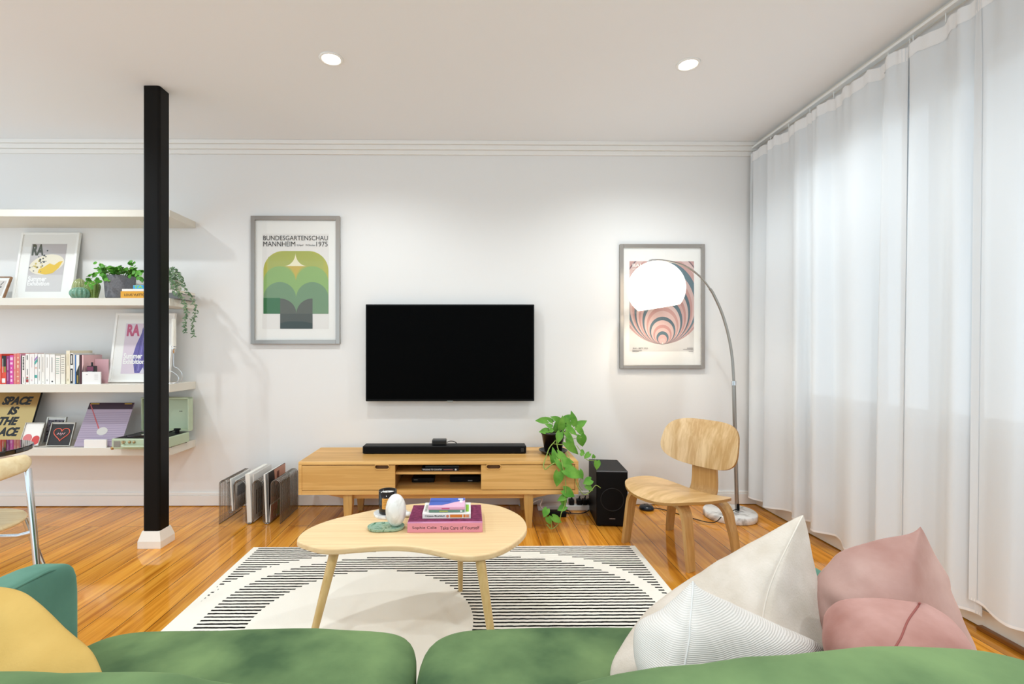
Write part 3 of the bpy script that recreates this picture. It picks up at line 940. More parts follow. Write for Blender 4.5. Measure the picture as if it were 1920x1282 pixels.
solo('blank_card', MB(WHITE).box(-2.583, -2.437, 3.214, 3.226, Z4, Z4 + 0.054, 0.001), 'blank white card standing in front of the mauve record sleeve', 'card')

# ---------------------------------------------------------------- suitcase record player
MINT = plain('bbc8aa', 0.5, bump=0.2, bscale=300)
MINT_IN = plain('b0bf9d', 0.6)
t = Thing('record_player', 'mint green suitcase record player standing open on the lowest shelf', 'record player', (-2.172, 3.13, Z4), (0, 0, R(-2)))
t.part('case', MB(MINT).box(-0.172, 0.172, 0.0, 0.27, 0.006, 0.074, 0.006).mat(BLACK_MATT).box(-0.162, 0.162, 0.012, 0.258, 0.070, 0.0755))
lid = t.part('lid', MB(MINT).box(-0.172, 0.172, 0.300, 0.312, 0.085, 0.315, 0.005)
             .box(-0.172, -0.160, 0.262, 0.305, 0.085, 0.315, 0.004).box(0.160, 0.172, 0.262, 0.305, 0.085, 0.315, 0.004)
             .box(-0.172, 0.172, 0.262, 0.305, 0.303, 0.315, 0.004).box(-0.172, 0.172, 0.262, 0.305, 0.078, 0.090, 0.004))
mb = MB(plain('3c3c34', 0.5))
for x in (0.085, 0.097): mb.lathe([(0, -0.002), (0.004, -0.001), (0.004, 0.0)], (x, 0.299, 0.215), 12, M=Matrix.Rotation(R(90), 3, 'X'))
t.part('lid_stud', mb, parent=lid)
t.part('record', MB(plain('0d0d0e', 0.25)).lathe([(0.0, 0.080), (0.112, 0.0795), (0.113, 0.0775), (0.0, 0.0775)], (-0.03, 0.135, 0), 48).mat(plain('cfc8b8', 0.5)).lathe([(0.0, 0.0806), (0.036, 0.0804)], (-0.03, 0.135, 0), 32), label='black vinyl record')
t.part('spindle', MB(CHROME).cyl((-0.03, 0.135, 0.08), (-0.03, 0.135, 0.094), 0.0035))
t.part('tonearm', MB(BLACK).cyl((0.12, 0.215, 0.072), (0.12, 0.215, 0.10), 0.014).box(0.10, 0.14, 0.205, 0.225, 0.095, 0.108, 0.003).tube([(0.12, 0.215, 0.099), (0.118, 0.13, 0.096), (0.10, 0.06, 0.09)], 0.004, 8))
t.part('speaker_grille', MB(plain('8f8c82', 0.8, bump=0.6, bscale=600)).box(-0.157, -0.112, -0.002, 0.004, 0.02, 0.06, 0.002), label='grey speaker grille')
for (x, nm) in ((-0.092, 'latch'), (-0.05, 'control_knob'), (-0.02, 'control_knob')):
    if nm == 'latch': t.part(nm, MB(plain('b39a72', 0.3, 0.8)).box(x - 0.012, x + 0.012, -0.005, 0.002, 0.046, 0.06, 0.002).box(x - 0.004, x + 0.004, -0.008, 0.0, 0.04, 0.062, 0.002))
    else: t.part(nm, MB(plain('b39a72', 0.3, 0.8)).lathe([(0.0085, 0.0), (0.0085, 0.008), (0.006, 0.010), (0, 0.010)], (x, 0.001, 0.054), 16, M=Matrix.Rotation(R(90), 3, 'X')))
t.part('carry_handle', MB(MINT).tube([(-0.09, -0.002, 0.034), (-0.086, -0.018, 0.03), (-0.07, -0.024, 0.028), (0.07, -0.024, 0.028), (0.086, -0.018, 0.03), (0.09, -0.002, 0.034)], 0.0085, 10))
t.part('case_corner', MB(plain('b8905a', 0.3, 0.8)).ell((-0.168, 0.004, 0.012), 0.011, 0.011, 0.011, 12, 8), label='brass corner')
for (x, y) in ((-0.15, 0.10), (0.15, 0.10), (-0.15, 0.26), (0.15, 0.26)):
    t.part('foot', MB(BLACK).cyl((x, y, 0.0), (x, y, 0.008), 0.009))

# ---------------------------------------------------------------- candlestick of bent wire
t = Thing('candlestick', 'bent-wire candlestick holding a tall white candle on the book shelf', 'candlestick', (-2.036, 3.29, Z3))
K = 3.32 / 900.0
def cpt(px, py, dy=0.0): return Vector(((px - 330) * K, dy, (719 - py) * K))
t.part('candle', MB(plain('f5f1e6', 0.5)).cyl(cpt(330, 654), cpt(330, 600), 0.0135))
t.part('candle_cup', MB(CHROME).lathe([(0.0, (719 - 664) * K), (0.006, (719 - 662) * K), (0.012, (719 - 655) * K), (0.0145, (719 - 650) * K), (0.013, (719 - 650) * K)], n=20))
t.part('wire_stand', MB(CHROME).tube(catmull([cpt(330, 664), cpt(330, 686), cpt(338, 690, -0.01), cpt(347, 699, -0.015), cpt(346, 711, -0.01), cpt(338, 717, 0.0), cpt(326, 718.4, 0.012), cpt(314, 717.5, 0.02),
                                                      cpt(306, 711, 0.02), cpt(308, 700, 0.012), cpt(318, 695, 0.004), cpt(331, 699, -0.004), cpt(340, 708, -0.008), cpt(336, 717, -0.01), cpt(322, 718.2, -0.02), cpt(310, 718.2, -0.025)], 8), 0.0022, 8))

# ================================================================ BOOK SHELF
BKY = 3.245
def bx(z): return (z * 220.0 / 1920.0 - CX) / FPX * BKY + 0.031          # from the close-up of the row
def bh(z): return 0.0065 + (690 - z) * 220.0 / 1920.0 * BKY / FPX
SPINES = [  # x0, x1, top, colour, mark colour, kind of marks, depth, label
    (-42, 46, 222, 'd8402a', 'f3e7df', 'box', 0.16, 'orange-red book at the far left end of the row'),
    (49, 104, 216, 'e2452c', 'f6d8cc', 'lines', 0.17, 'bright red book with a pale title, second from left'),
    (106, 176, 246, 'e0482c', '1b1a19', 'blacktop', 0.15, 'red book with a black top half and white label'),
    (179, 231, 250, '8d2a72', 'e8b7dc', 'lines', 0.15, 'dark magenta book with pale title'),
    (233, 293, 238, 'd846a4', 'f5c9e4', 'blobs', 0.16, 'vivid pink book with blotches, right of the dark magenta one'),
    (295, 340, 212, 'e37d76', 'f7e0d4', 'lines', 0.18, 'coral book with a long pale title'),
    (342, 393, 205, 'e2806f', 'f6d2b4', 'blobs', 0.18, 'wide salmon book with orange marks'),
    (395, 410, 215, 'e59bb4', 'f6dbe2', 'none', 0.17, 'very thin light pink book between salmon and black ones'),
    (412, 424, 246, '1d1a1c', '777777', 'none', 0.15, 'very thin black book beside the white one with bold letters'),
    (427, 481, 245, 'f2e9e2', '191716', 'bold', 0.15, 'white book with bold black letters down its spine'),
    (486, 545, 214, 'f4efe9', 'a63838', 'redfoot', 0.17, 'white book with a red and green mark at its foot'),
    (548, 628, 214, 'f2ece8', 'd9bfc4', 'faint', 0.17, 'thick white book with faint pink marks'),
    (631, 681, 210, 'efece8', '4aa69c', 'slash', 0.17, 'white book with purple and teal slashes'),
    (684, 736, 218, 'f3f0eb', '8b8783', 'lines', 0.17, 'white book with thin grey title, right of the slashed spine'),
    (738, 796, 216, 'f1ece4', '6a6663', 'dot', 0.17, 'white book with long grey title and a small dark dot'),
    (800, 868, 222, 'f4f1ec', 'b7b2ac', 'faint', 0.17, 'thick plain white book in the middle of the row'),
    (870, 960, 224, 'f2eee8', '3d3a38', 'bigdot', 0.17, 'thick white book with one black dot low on its spine'),
    (966, 1048, 246, 'efe9e0', '6d9a83', 'bars', 0.15, 'off-white book with rows of green and grey bars'),
    (1052, 1128, 232, 'eee7d8', '7b766c', 'bars', 0.16, 'cream book with grey bars, left of the tall ivory one'),
    (1139, 1200, 162, 'efe3c8', 'c9b890', 'faint', 0.19, 'tall ivory book standing highest in the row'),
    (1203, 1256, 204, 'f1efec', '161616', 'blocks', 0.18, 'white book with two long black blocks'),
    (1258, 1279, 225, 'ece8e2', '9b9792', 'none', 0.16, 'thin white book between black blocks and blue spine'),
    (1281, 1298, 232, '3f74b5', 'd5e2ef', 'none', 0.16, 'thin blue book near the right end of the row'),
    (1300, 1352, 230, 'f0ede8', '2b2a20', 'wedge', 0.16, 'white book with a black and gold wedge'),
    (1358, 1391, 230, '4b1a22', '8d5a60', 'none', 0.16, 'dark maroon book near the right end of the row'),
    (1394, 1420, 232, 'eec3c4', '3a1d20', 'wedge', 0.16, 'pale pink book with a dark wedge, rightmost of the row'),
]
rnd = random.Random(11)
for (a0, a1, top, c, mk, kind, dep, lab) in SPINES:
    x0, x1, h = bx(a0) + 0.0004, bx(a1) - 0.0004, bh(top)
    t = Thing('book', lab + ' on the book shelf', 'book', ((x0 + x1) / 2, BKY, Z3), group='row of books on the shelf')
    wd_ = (x1 - x0) / 2
    cv = MB(plain(c, 0.5))
    cv.box(-wd_, -wd_ + min(0.0022, wd_ * 0.3), 0, dep, 0.0, h).box(wd_ - min(0.0022, wd_ * 0.3), wd_, 0, dep, 0.0, h).box(-wd_, wd_, -0.0015, 0.002, 0.0, h, 0.0006)
    m = plain(mk, 0.6)
    cv.mat(m)
    y = -0.0022
    def bar(u0, u1, v0, v1, yy=y): cv.flat([(u0 * wd_, v0 * h), (u1 * wd_, v0 * h), (u1 * wd_, v1 * h), (u0 * wd_, v1 * h)], yy)
    if kind == 'box':
        bar(-0.6, 0.6, 0.42, 0.75); cv.mat(plain(c, 0.5)); bar(-0.4, 0.4, 0.45, 0.72, y - 0.0003); cv.mat(m); bar(-0.5, 0.3, 0.8, 0.95); cv.mat(plain('1a1a1a')); bar(-0.5, 0.5, 0.0, 0.05)
    elif kind == 'lines':
        bar(-0.18, 0.18, 0.5, 0.9); bar(-0.12, 0.12, 0.12, 0.42)
    elif kind == 'blacktop':
        bar(-1, 1, 0.62, 1.0); cv.mat(plain('f3eee8')); bar(-0.6, -0.35, 0.4, 0.9, y - 0.0003); bar(-0.9, 0.7, 0.05, 0.2, y - 0.0003); cv.mat(plain('8a8a3a')); bar(0.1, 0.9, 0.42, 0.62, y - 0.0003)
    elif kind == 'blobs':
        for k in range(6): bar(rnd.uniform(-0.8, -0.2), rnd.uniform(0.1, 0.8), 0.08 + k * 0.15, 0.08 + k * 0.15 + rnd.uniform(0.03, 0.1))
    elif kind == 'bold':
        for k in range(9): bar(-0.45, 0.45, 0.95 - k * 0.052 - 0.036, 0.95 - k * 0.052)
        bar(-0.1, 0.1, 0.05, 0.25)
    elif kind == 'redfoot':
        bar(-0.7, 0.7, 0.06, 0.16); bar(-0.5, 0.5, 0.2, 0.24); cv.mat(plain('4f7d5a')); bar(-0.6, 0.4, 0.17, 0.195); cv.mat(plain('3c3a39')); bar(-0.15, 0.2, 0.3, 0.5); bar(-0.3, 0.2, 0.8, 0.95)
    elif kind == 'faint':
        bar(-0.1, 0.15, 0.55, 0.9); bar(-0.2, 0.25, 0.1, 0.16)
    elif kind == 'slash':
        cv.flat([(-wd_, 0.62 * h), (wd_, 0.74 * h), (wd_, 0.84 * h), (-wd_, 0.72 * h)], y); bar(-0.9, 0.8, 0.2, 0.3); cv.mat(plain('9a6fb4')); cv.flat([(-wd_, 0.74 * h), (wd_, 0.86 * h), (wd_, 0.93 * h), (-wd_, 0.81 * h)], y)
        cv.mat(plain('e7b9a8')); bar(-0.6, 0.6, 0.5, 0.56)
    elif kind in ('dot', 'bigdot'):
        r_ = wd_ * (0.18 if kind == 'dot' else 0.32)
        cv.flat(circle(0.05 * wd_, 0.06 * h + r_, r_, 14), y); bar(-0.1, 0.08, 0.4, 0.9)
    elif kind == 'bars':
        for k in range(8): bar(-0.7, 0.6 - 0.1 * (k % 3), 0.9 - k * 0.075, 0.9 - k * 0.075 + 0.016)
    elif kind == 'blocks':
        bar(-0.75, 0.75, 0.62, 0.97); bar(-0.75, 0.75, 0.02, 0.5); cv.mat(plain('ece9e4')); bar(-0.25, 0.2, 0.66, 0.93, y - 0.0003); bar(-0.25, 0.2, 0.1, 0.46, y - 0.0003)
    elif kind == 'wedge':
        cv.flat([(-wd_, 0.0), (wd_, 0.0), (wd_, 0.66 * h), (-wd_, 0.4 * h)], y); cv.mat(plain('b79a4a')); bar(-0.3, 0.3, 0.04, 0.3, y - 0.0003)
    t.part('cover', cv)
    if wd_ > 0.0035:
        t.part('pages', MB(plain('ece4d3', 0.8)).box(-wd_ + 0.0022, wd_ - 0.0022, 0.002, dep - 0.003, 0.003, h - 0.004))
solo('pink_board', MB(plain('dcaeb4', 0.6)).box(bx(1424), bx(1650), 3.335, 3.342, Z3, Z3 + 0.165, 0.001), 'upright plain pink card behind the small black bottle on the book shelf', 'card')
t = Thing('small_bottle', 'small black bottle with a pink label standing at the end of the book row', 'bottle', (bx(1508), 3.27, Z3))
t.part('body', MB(plain('1d1719', 0.3)).box(-0.024, 0.024, -0.016, 0.016, 0.0, 0.122, 0.004))
t.part('neck', MB(plain('1d1719', 0.3)).cyl((0, 0, 0.12), (0, 0, 0.146), 0.006))
t.part('label', MB(plain('7c3a56', 0.6)).box(-0.021, 0.021, -0.0172, -0.0155, 0.088, 0.116).mat(plain('c9bfc2', 0.6)).box(-0.015, 0.013, -0.0172, -0.0155, 0.074, 0.079).box(-0.015, 0.015, -0.0172, -0.0155, 0.082, 0.0845), label='pink label')
t = Thing('printed_card', 'white card with faint grey writing in front of the pink card', 'card', (bx(1578), 3.226, Z3))
cd = (bx(1725) - bx(1428)) / 2
mb = MB(plain('f3f2f0', 0.6)).box(-cd, cd, 0, 0.008, 0, 0.083, 0.001)
mb.mat(plain('9a9896')).flat([(-0.034, 0.062), (-0.024, 0.062), (-0.024, 0.066), (-0.034, 0.066)], -0.0004)
for k in range(5): mb.mat(plain('cfcdca')).flat([(0.02, 0.03 + k * 0.009), (0.045, 0.03 + k * 0.009), (0.045, 0.0325 + k * 0.009), (0.02, 0.0325 + k * 0.009)], -0.0004)
t.part('card', mb)

# ================================================================ PLANT SHELF
# ceramic cacti
CACT1 = plain('6f9c84', 0.22, spec=0.6, var=0.25, bscale=30)
CACT2 = plain('97a06a', 0.22, spec=0.6, var=0.25, bscale=30)
CACT3 = plain('78903f', 0.22, spec=0.6, var=0.35, bscale=30)
def cactus(name, label, px, y, rx, hgt, m, rib, bulge):
    x = at_y(px, 555, y).x
    t = Thing(name, label, 'ornament', (x, y, Z2), group='ceramic cactus ornaments')
    def shape(t_, ph): return 1.0 - rib[1] + rib[1] * abs(math.cos(rib[0] * t_ / 2.0))
    b_ = MB(m)
    n, mm = 96, 20
    vs, fs = [], []
    for j in range(mm + 1):
        s_ = j / mm
        r_ = bulge(s_) * rx
        for i in range(n):
            a = 2 * math.pi * i / n
            k = shape(a, 0)
            vs.append((r_ * k * math.cos(a), r_ * k * math.sin(a), s_ * hgt))
    for j in range(mm):
        for i in range(n): fs.append([j * n + i, j * n + (i + 1) % n, (j + 1) * n + (i + 1) % n, (j + 1) * n + i])
    b_.add(vs, fs, True); b_.add(vs[:n], [list(range(n))[::-1]])
    t.part('ribbed_body', b_)
    sp_ = MB(plain('e9e2bf', 0.5))
    for i in range(rib[0]):
        a = 2 * math.pi * i / rib[0]
        for j in range(2, 19, 2):
            s_ = j / 20.0
            r_ = bulge(s_) * rx
            sp_.ell((r_ * math.cos(a), r_ * math.sin(a), s_ * hgt), 0.0012, 0.0012, 0.0012, 5, 3)
    t.part('spine_dots', sp_, label='rows of pale dots')
dome = lambda s: max(0.02, math.sqrt(max(0.0, 1 - max(0.0, (s - 0.45) / 0.55) ** 2.2))) * (0.93 + 0.07 * min(1, s * 3))
ball = lambda s: max(0.03, math.sqrt(max(0.0, 1 - ((s - 0.45) / 0.56) ** 2))) if s > 0.02 else 0.62
pear = lambda s: max(0.03, (0.62 + 0.5 * s) * math.sqrt(max(0.0, 1 - max(0.0, (s - 0.6) / 0.4) ** 2)))
cactus('ceramic_cactus', 'low round blue-green ceramic cactus in front, leftmost of the three ornaments', 151, 3.268, 0.062, 0.078, CACT1, (14, 0.12), ball)
cactus('ceramic_cactus', 'tall olive ceramic cactus with a domed top behind the round one', 149.5, 3.385, 0.046, 0.155, CACT2, (14, 0.10), dome)
cactus('ceramic_cactus', 'dark green pear-shaped ceramic cactus beside the grey plant pot', 173, 3.315, 0.050, 0.128, CACT3, (12, 0.10), pear)

# leaves
def leaf(mb, c, d, up, L_, W_, fold=0.25, curl=0.3, heart=0.0, n=5, rnd_=False):
    """pointed leaf: c base point, d direction of the midrib, up the side its face looks to"""
    d = Vector(d).normalized(); up = Vector(up)
    s = d.cross(up)
    s = s.normalized() if s.length > 1e-5 else d.orthogonal().normalized()
    nn = s.cross(d).normalized()
    vs, fs = [], []
    for i in range(n + 1):
        t_ = i / n
        wv = W_ * (math.sin(math.pi * min(1, t_ * 0.9 + 0.1)) ** 0.75) * (1.25 - 0.75 * t_) * 0.62
        if rnd_: wv = W_ * 0.5 * math.sqrt(max(0.0, 1 - (2 * t_ - 1) ** 2))
        if i == n: wv = 0.0008
        back = -heart * L_ * (1 - t_) ** 3
        mid = Vector(c) + d * (L_ * t_) - nn * (curl * L_ * t_ * t_)
        for k in (-1.0, -0.5, 0.0, 0.5, 1.0):
            vs.append(mid + s * (k * wv) + nn * (fold * abs(k) * wv) + d * (back * abs(k)))
    for i in range(n):
        for k in range(4):
            fs.append([i * 5 + k, i * 5 + k + 1, (i + 1) * 5 + k + 1, (i + 1) * 5 + k])
    mb.add(vs, fs, True)

# round-leaved plant in a grey pot
px0 = at_y(225, 556, 3.33)
t = Thing('potted_plant', 'round-leaved green plant in a rough grey concrete pot on the shelf', 'potted plant', (px0.x, 3.33, Z2))
CONC = plain('77767a', 0.9, bump=0.9, bscale=140, var=0.45)
t.part('pot', MB(CONC).lathe([(0.0, 0.0), (0.078, 0.0), (0.082, 0.02), (0.092, 0.155), (0.090, 0.160), (0.080, 0.158), (0.078, 0.13), (0.0, 0.13)], n=40))
t.part('soil', MB(plain('3a2c22', 0.95, bump=0.5, bscale=80)).lathe([(0.0, 0.136), (0.0785, 0.134)], n=24))
fo, st = MB(LEAF_DARK), MB(STEM)
rnd = random.Random(21)
for k in range(44):
    a = rnd.uniform(0, 2 * math.pi); reach = rnd.uniform(0.03, 0.12); rise = rnd.uniform(0.02, 0.075)
    p0 = Vector((0.045 * math.cos(a), 0.045 * math.sin(a), 0.135))
    p1 = Vector((reach * math.cos(a), reach * 0.8 * math.sin(a), 0.150 + rise))
    if p1.y > 0.15: p1.y = 0.15
    st.tube([p0, (p0 + p1) / 2 + Vector((0, 0, 0.02)), p1], 0.0013, 5)
    for q in range(3):
        aa = a + rnd.uniform(-1.2, 1.2)
        leaf(fo, p1 + Vector((rnd.uniform(-.018, .018), rnd.uniform(-.015, .015), rnd.uniform(-.02, .012))), (math.cos(aa), math.sin(aa) - 0.5, rnd.uniform(-0.3, 0.6)), (rnd.uniform(-.4, .4), -0.8, 0.7), rnd.uniform(0.026, 0.038), rnd.uniform(0.025, 0.034), 0.12, 0.15, n=8, rnd_=True)
def sprig(pts, nleaf, size, mats, seed, wob=0.012):
    r2 = random.Random(seed)
    c_ = catmull(pts, 6)
    st.tube(c_, 0.0013, 5)
    for k in range(nleaf):
        i = int(len(c_) * (0.25 + 0.75 * k / nleaf))
        i = min(i, len(c_) - 1)
        p = c_[i] + Vector((r2.uniform(-wob, wob), r2.uniform(-wob, 0.002), r2.uniform(-wob * .6, wob * .6)))
        leaf(fo, p, (r2.uniform(-1, 1), r2.uniform(-.8, 0.1), r2.uniform(-.6, .6)), (r2.uniform(-.3, .3), -1, 0.4), size * r2.uniform(.8, 1.2), size * r2.uniform(.85, 1.05), 0.1, 0.12, n=8, rnd_=True)
o = px0
def lp(px, py, y): return at_y(px, py, y) - Vector((px0.x, 3.33, Z2))
sprig([lp(212, 520, 3.30), lp(196, 512, 3.25), lp(180, 514, 3.22), (lp(172, 522, 3.21))], 12, 0.028, None, 1, 0.02)
sprig([lp(210, 522, 3.28), lp(198, 524, 3.22), lp(184, 530, 3.19), lp(172, 533, 3.185)], 12, 0.026, None, 2, 0.018)
sprig([lp(172, 522, 3.205), lp(166, 527, 3.195), lp(168, 533, 3.19)], 7, 0.022, None, 6, 0.012)
sprig([lp(236, 520, 3.30), lp(252, 512, 3.24), lp(262, 518, 3.21), lp(268, 530, 3.20)], 12, 0.028, None, 3, 0.016)
sprig([lp(240, 512, 3.30), lp(246, 498, 3.28), lp(248, 488, 3.27)], 7, 0.026, None, 4, 0.012)
sprig([lp(195, 515, 3.30), lp(188, 502, 3.28), lp(187, 492, 3.27)], 6, 0.024, None, 5, 0.012)
t.part('foliage', fo); t.part('stems', st)

# two stacks of books with the trailing plant on top of the right one
t = Thing('book', 'thick yellow book lying flat beside the grey plant pot', 'book', (-2.262, 3.222, Z2), group='books lying on the plant shelf')
mb = MB(plain('e0a12c', 0.5)).box(-0.086, 0.086, 0, 0.004, 0, 0.046, 0.002).box(-0.086, 0.086, 0.002, 0.13, 0.0, 0.004).box(-0.086, 0.086, 0.002, 0.13, 0.042, 0.046)
mb.mat(plain('4a3a1c', 0.6)).text('LOUIS VUITTON', -0.06, 0.014, 0.15, 0.016, -0.0006, fat=0.01)
t.part('cover', mb); t.part('pages', MB(plain('efe7d6', 0.8)).box(-0.083, 0.083, 0.004, 0.127, 0.004, 0.042))
t = Thing('book', 'slim white book lying on the thick yellow one', 'book', (-2.262, 3.224, Z2 + 0.0465), group='books lying on the plant shelf')
t.part('cover', MB(plain('f2ede6', 0.5)).box(-0.078, 0.080, 0, 0.003, 0, 0.016, 0.001).box(-0.078, 0.080, 0.002, 0.12, 0.0, 0.002).box(-0.078, 0.080, 0.002, 0.12, 0.014, 0.016))
t.part('pages', MB(plain('efe7d6', 0.8)).box(-0.075, 0.077, 0.003, 0.117, 0.002, 0.014))
t = Thing('small_box', 'small bright blue box with green lettering on the slim white book', 'box', (-2.232, 3.235, Z2 + 0.063))
t.part('box', MB(plain('3aa4dc', 0.4)).box(-0.043, 0.05, 0, 0.06, 0, 0.026, 0.004))
t.part('lettering', MB(plain('9bd04a', 0.5)).text('TA', -0.036, 0.004, 0.06, 0.018, -0.0006, fat=0.03), label='green capitals')
for (z, h, c, lab) in ((0.0, 0.040, '6e6c6c', 'grey book lying lowest under the trailing plant'), (0.0405, 0.018, 'e9ddd6', 'pale book lying under the trailing plant, on the grey one')):
    t = Thing('book', lab, 'book', (-2.07, 3.255, Z2 + z), group='books lying on the plant shelf')
    t.part('cover', MB(plain(c, 0.5)).box(-0.085, 0.085, 0, 0.003, 0, h, 0.001).box(-0.085, 0.085, 0.002, 0.2, 0.0, 0.003).box(-0.085, 0.085, 0.002, 0.2, h - 0.003, h))
    t.part('pages', MB(plain('b8b2aa' if z == 0 else 'efe7d6', 0.8)).box(-0.083, 0.083, 0.003, 0.197, 0.003, h - 0.003))
ZB = Z2 + 0.059
t = Thing('trailing_plant', 'grey-green trailing plant spilling over the end of the shelf beside the black post', 'potted plant', (-2.075, 3.345, ZB))
t.part('pot', MB(plain('d8d2c8', 0.6)).lathe([(0.0, 0.0), (0.045, 0.0), (0.058, 0.075), (0.053, 0.075), (0.05, 0.06), (0.0, 0.06)], n=28))
fo, st = MB(LEAF_GREY), MB(STEM)
px0 = Vector((-2.075, 3.345, ZB))
def tp(px, py, y): return at_y(px, py, y) - px0
def strand(pts, n, size, seed, wob):
    r2 = random.Random(seed)
    c_ = catmull(pts, 10)
    st.tube(c_, 0.0012, 5)
    for k in range(n):
        i = min(len(c_) - 1, int(len(c_) * k / n))
        p = c_[i] + Vector((r2.uniform(-wob, wob), r2.uniform(-wob, wob * .5), r2.uniform(-wob, wob)))
        leaf(fo, p, (r2.uniform(-1, 1), r2.uniform(-1, .3), r2.uniform(-1, .2)), (r2.uniform(-.5, .5), -1, r2.uniform(0, .8)), size * r2.uniform(.7, 1.3), size * .5, 0.1, 0.2, n=4)
strand([tp(310, 540, 3.34), tp(325, 528, 3.28), tp(336, 545, 3.22), tp(345, 567, 3.195), tp(349, 585, 3.19), tp(347, 605, 3.19), tp(348, 621, 3.19)], 120, 0.017, 1, 0.009)
strand([tp(312, 535, 3.34), tp(335, 530, 3.28), tp(352, 548, 3.24), tp(364, 566, 3.22), tp(367, 585, 3.215), tp(361, 605, 3.215), tp(364, 630, 3.215)], 120, 0.016, 2, 0.008)
strand([tp(312, 535, 3.34), tp(322, 512, 3.31), tp(336, 516, 3.28), tp(345, 533, 3.27)], 60, 0.02, 3, 0.016)
strand([tp(310, 530, 3.34), tp(318, 505, 3.33), tp(330, 508, 3.31), tp(340, 522, 3.30)], 60, 0.02, 4, 0.016)
strand([tp(308, 535, 3.34), tp(318, 520, 3.28), tp(328, 535, 3.24), tp(334, 553, 3.21)], 70, 0.02, 5, 0.016)
strand([tp(308, 530, 3.36), tp(316, 515, 3.36), tp(326, 520, 3.36), tp(332, 530, 3.36)], 60, 0.022, 6, 0.02)
t.part('foliage', fo); t.part('strands', st)

# ================================================================ MEDIA CONSOLE
CXm, CFY, CBY, CT, CB_ = -0.2135, 3.02, 3.47, 0.43, 0.222
t = Thing('media_console', 'low oak media console with two sliding doors on tapered legs under the television', 'console', (CXm, CFY, 0))
hw, D = 0.8805, CBY - CFY
mb = MB(OAK)
mb.box(-hw, hw, 0, D, CT - 0.020, CT, 0.003)                       # top
mb.box(-hw, -hw + 0.022, 0.0, D, CB_, CT - 0.020, 0.002).box(hw - 0.022, hw, 0.0, D, CB_, CT - 0.020, 0.002)
mb.box(-hw + 0.022, hw - 0.022, 0.0, D, CB_, CB_ + 0.026, 0.002)
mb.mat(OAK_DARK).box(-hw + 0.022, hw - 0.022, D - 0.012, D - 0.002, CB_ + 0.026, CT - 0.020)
t.part('carcass', mb)
DL0, DL1, DR0, DR1 = at_y(567, 890, 3.03).x - CXm, at_y(741, 890, 3.03).x - CXm, at_y(902, 890, 3.03).x - CXm, hw - 0.024
for xx in (DL1 - 0.004, DR0 + 0.022):
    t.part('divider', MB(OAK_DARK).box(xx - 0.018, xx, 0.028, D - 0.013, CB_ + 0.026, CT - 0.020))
t.part('cubby_shelf', MB(OAK).box(DL1 - 0.002, DR0 + 0.002, 0.03, D - 0.014, 0.342, 0.357, 0.002))
def door(x0, x1, hx):
    # panel pierced by a rounded slot
    z0, z1 = CB_ + 0.030, CT - 0.024
    hz, hl, hr = 0.396, 0.044, 0.0135
    b = bmesh.new()
    out = [(x0, z0), (x1, z0), (x1, z1), (x0, z1)]
    slot = [(hx + hl - hr + hr * math.cos(R(a)), hz + hr * math.sin(R(a))) for a in range(-90, 91, 15)] + [(hx - hl + hr + hr * math.cos(R(a)), hz + hr * math.sin(R(a))) for a in range(90, 271, 15)]
    ov = [b.verts.new((x, 0.004, z)) for x, z in out]; sv = [b.verts.new((x, 0.004, z)) for x, z in slot]
    es = [b.edges.new((ov[i], ov[(i + 1) % 4])) for i in range(4)] + [b.edges.new((sv[i], sv[(i + 1) % len(sv)])) for i in range(len(sv))]
    bmesh.ops.triangle_fill(b, use_beauty=True, use_dissolve=False, edges=es)
    fr = list(b.faces)
    bmesh.ops.recalc_face_normals(b, faces=fr)
    r = bmesh.ops.extrude_face_region(b, geom=fr)
    for v in [e for e in r['geom'] if isinstance(e, bmesh.types.BMVert)]: v.co.y = 0.022
    bmesh.ops.recalc_face_normals(b, faces=b.faces)
    d_ = t.part('sliding_door', MB(OAK).bm(b))
    ring = [Vector((hx + (hl - hr) + (hr + 0.002) * math.cos(R(a)), 0.003, hz + (hr + 0.002) * math.sin(R(a)))) for a in range(-90, 91, 15)] + \
           [Vector((hx - (hl - hr) + (hr + 0.002) * math.cos(R(a)), 0.003, hz + (hr + 0.002) * math.sin(R(a)))) for a in range(90, 271, 15)]
    t.part('finger_pull', MB(OAK_EDGE).tube(ring, 0.0035, 8, closed=True).mat(plain('5f3c16', 0.6)).box(hx - hl - 0.005, hx + hl + 0.005, 0.0205, 0.0245, hz - 0.02, hz + 0.02), parent=d_)
door(DL0, DL1, at_y(716, 880, 3.02).x - CXm)
door(DR0, DR1, at_y(925.5, 880, 3.02).x - CXm)
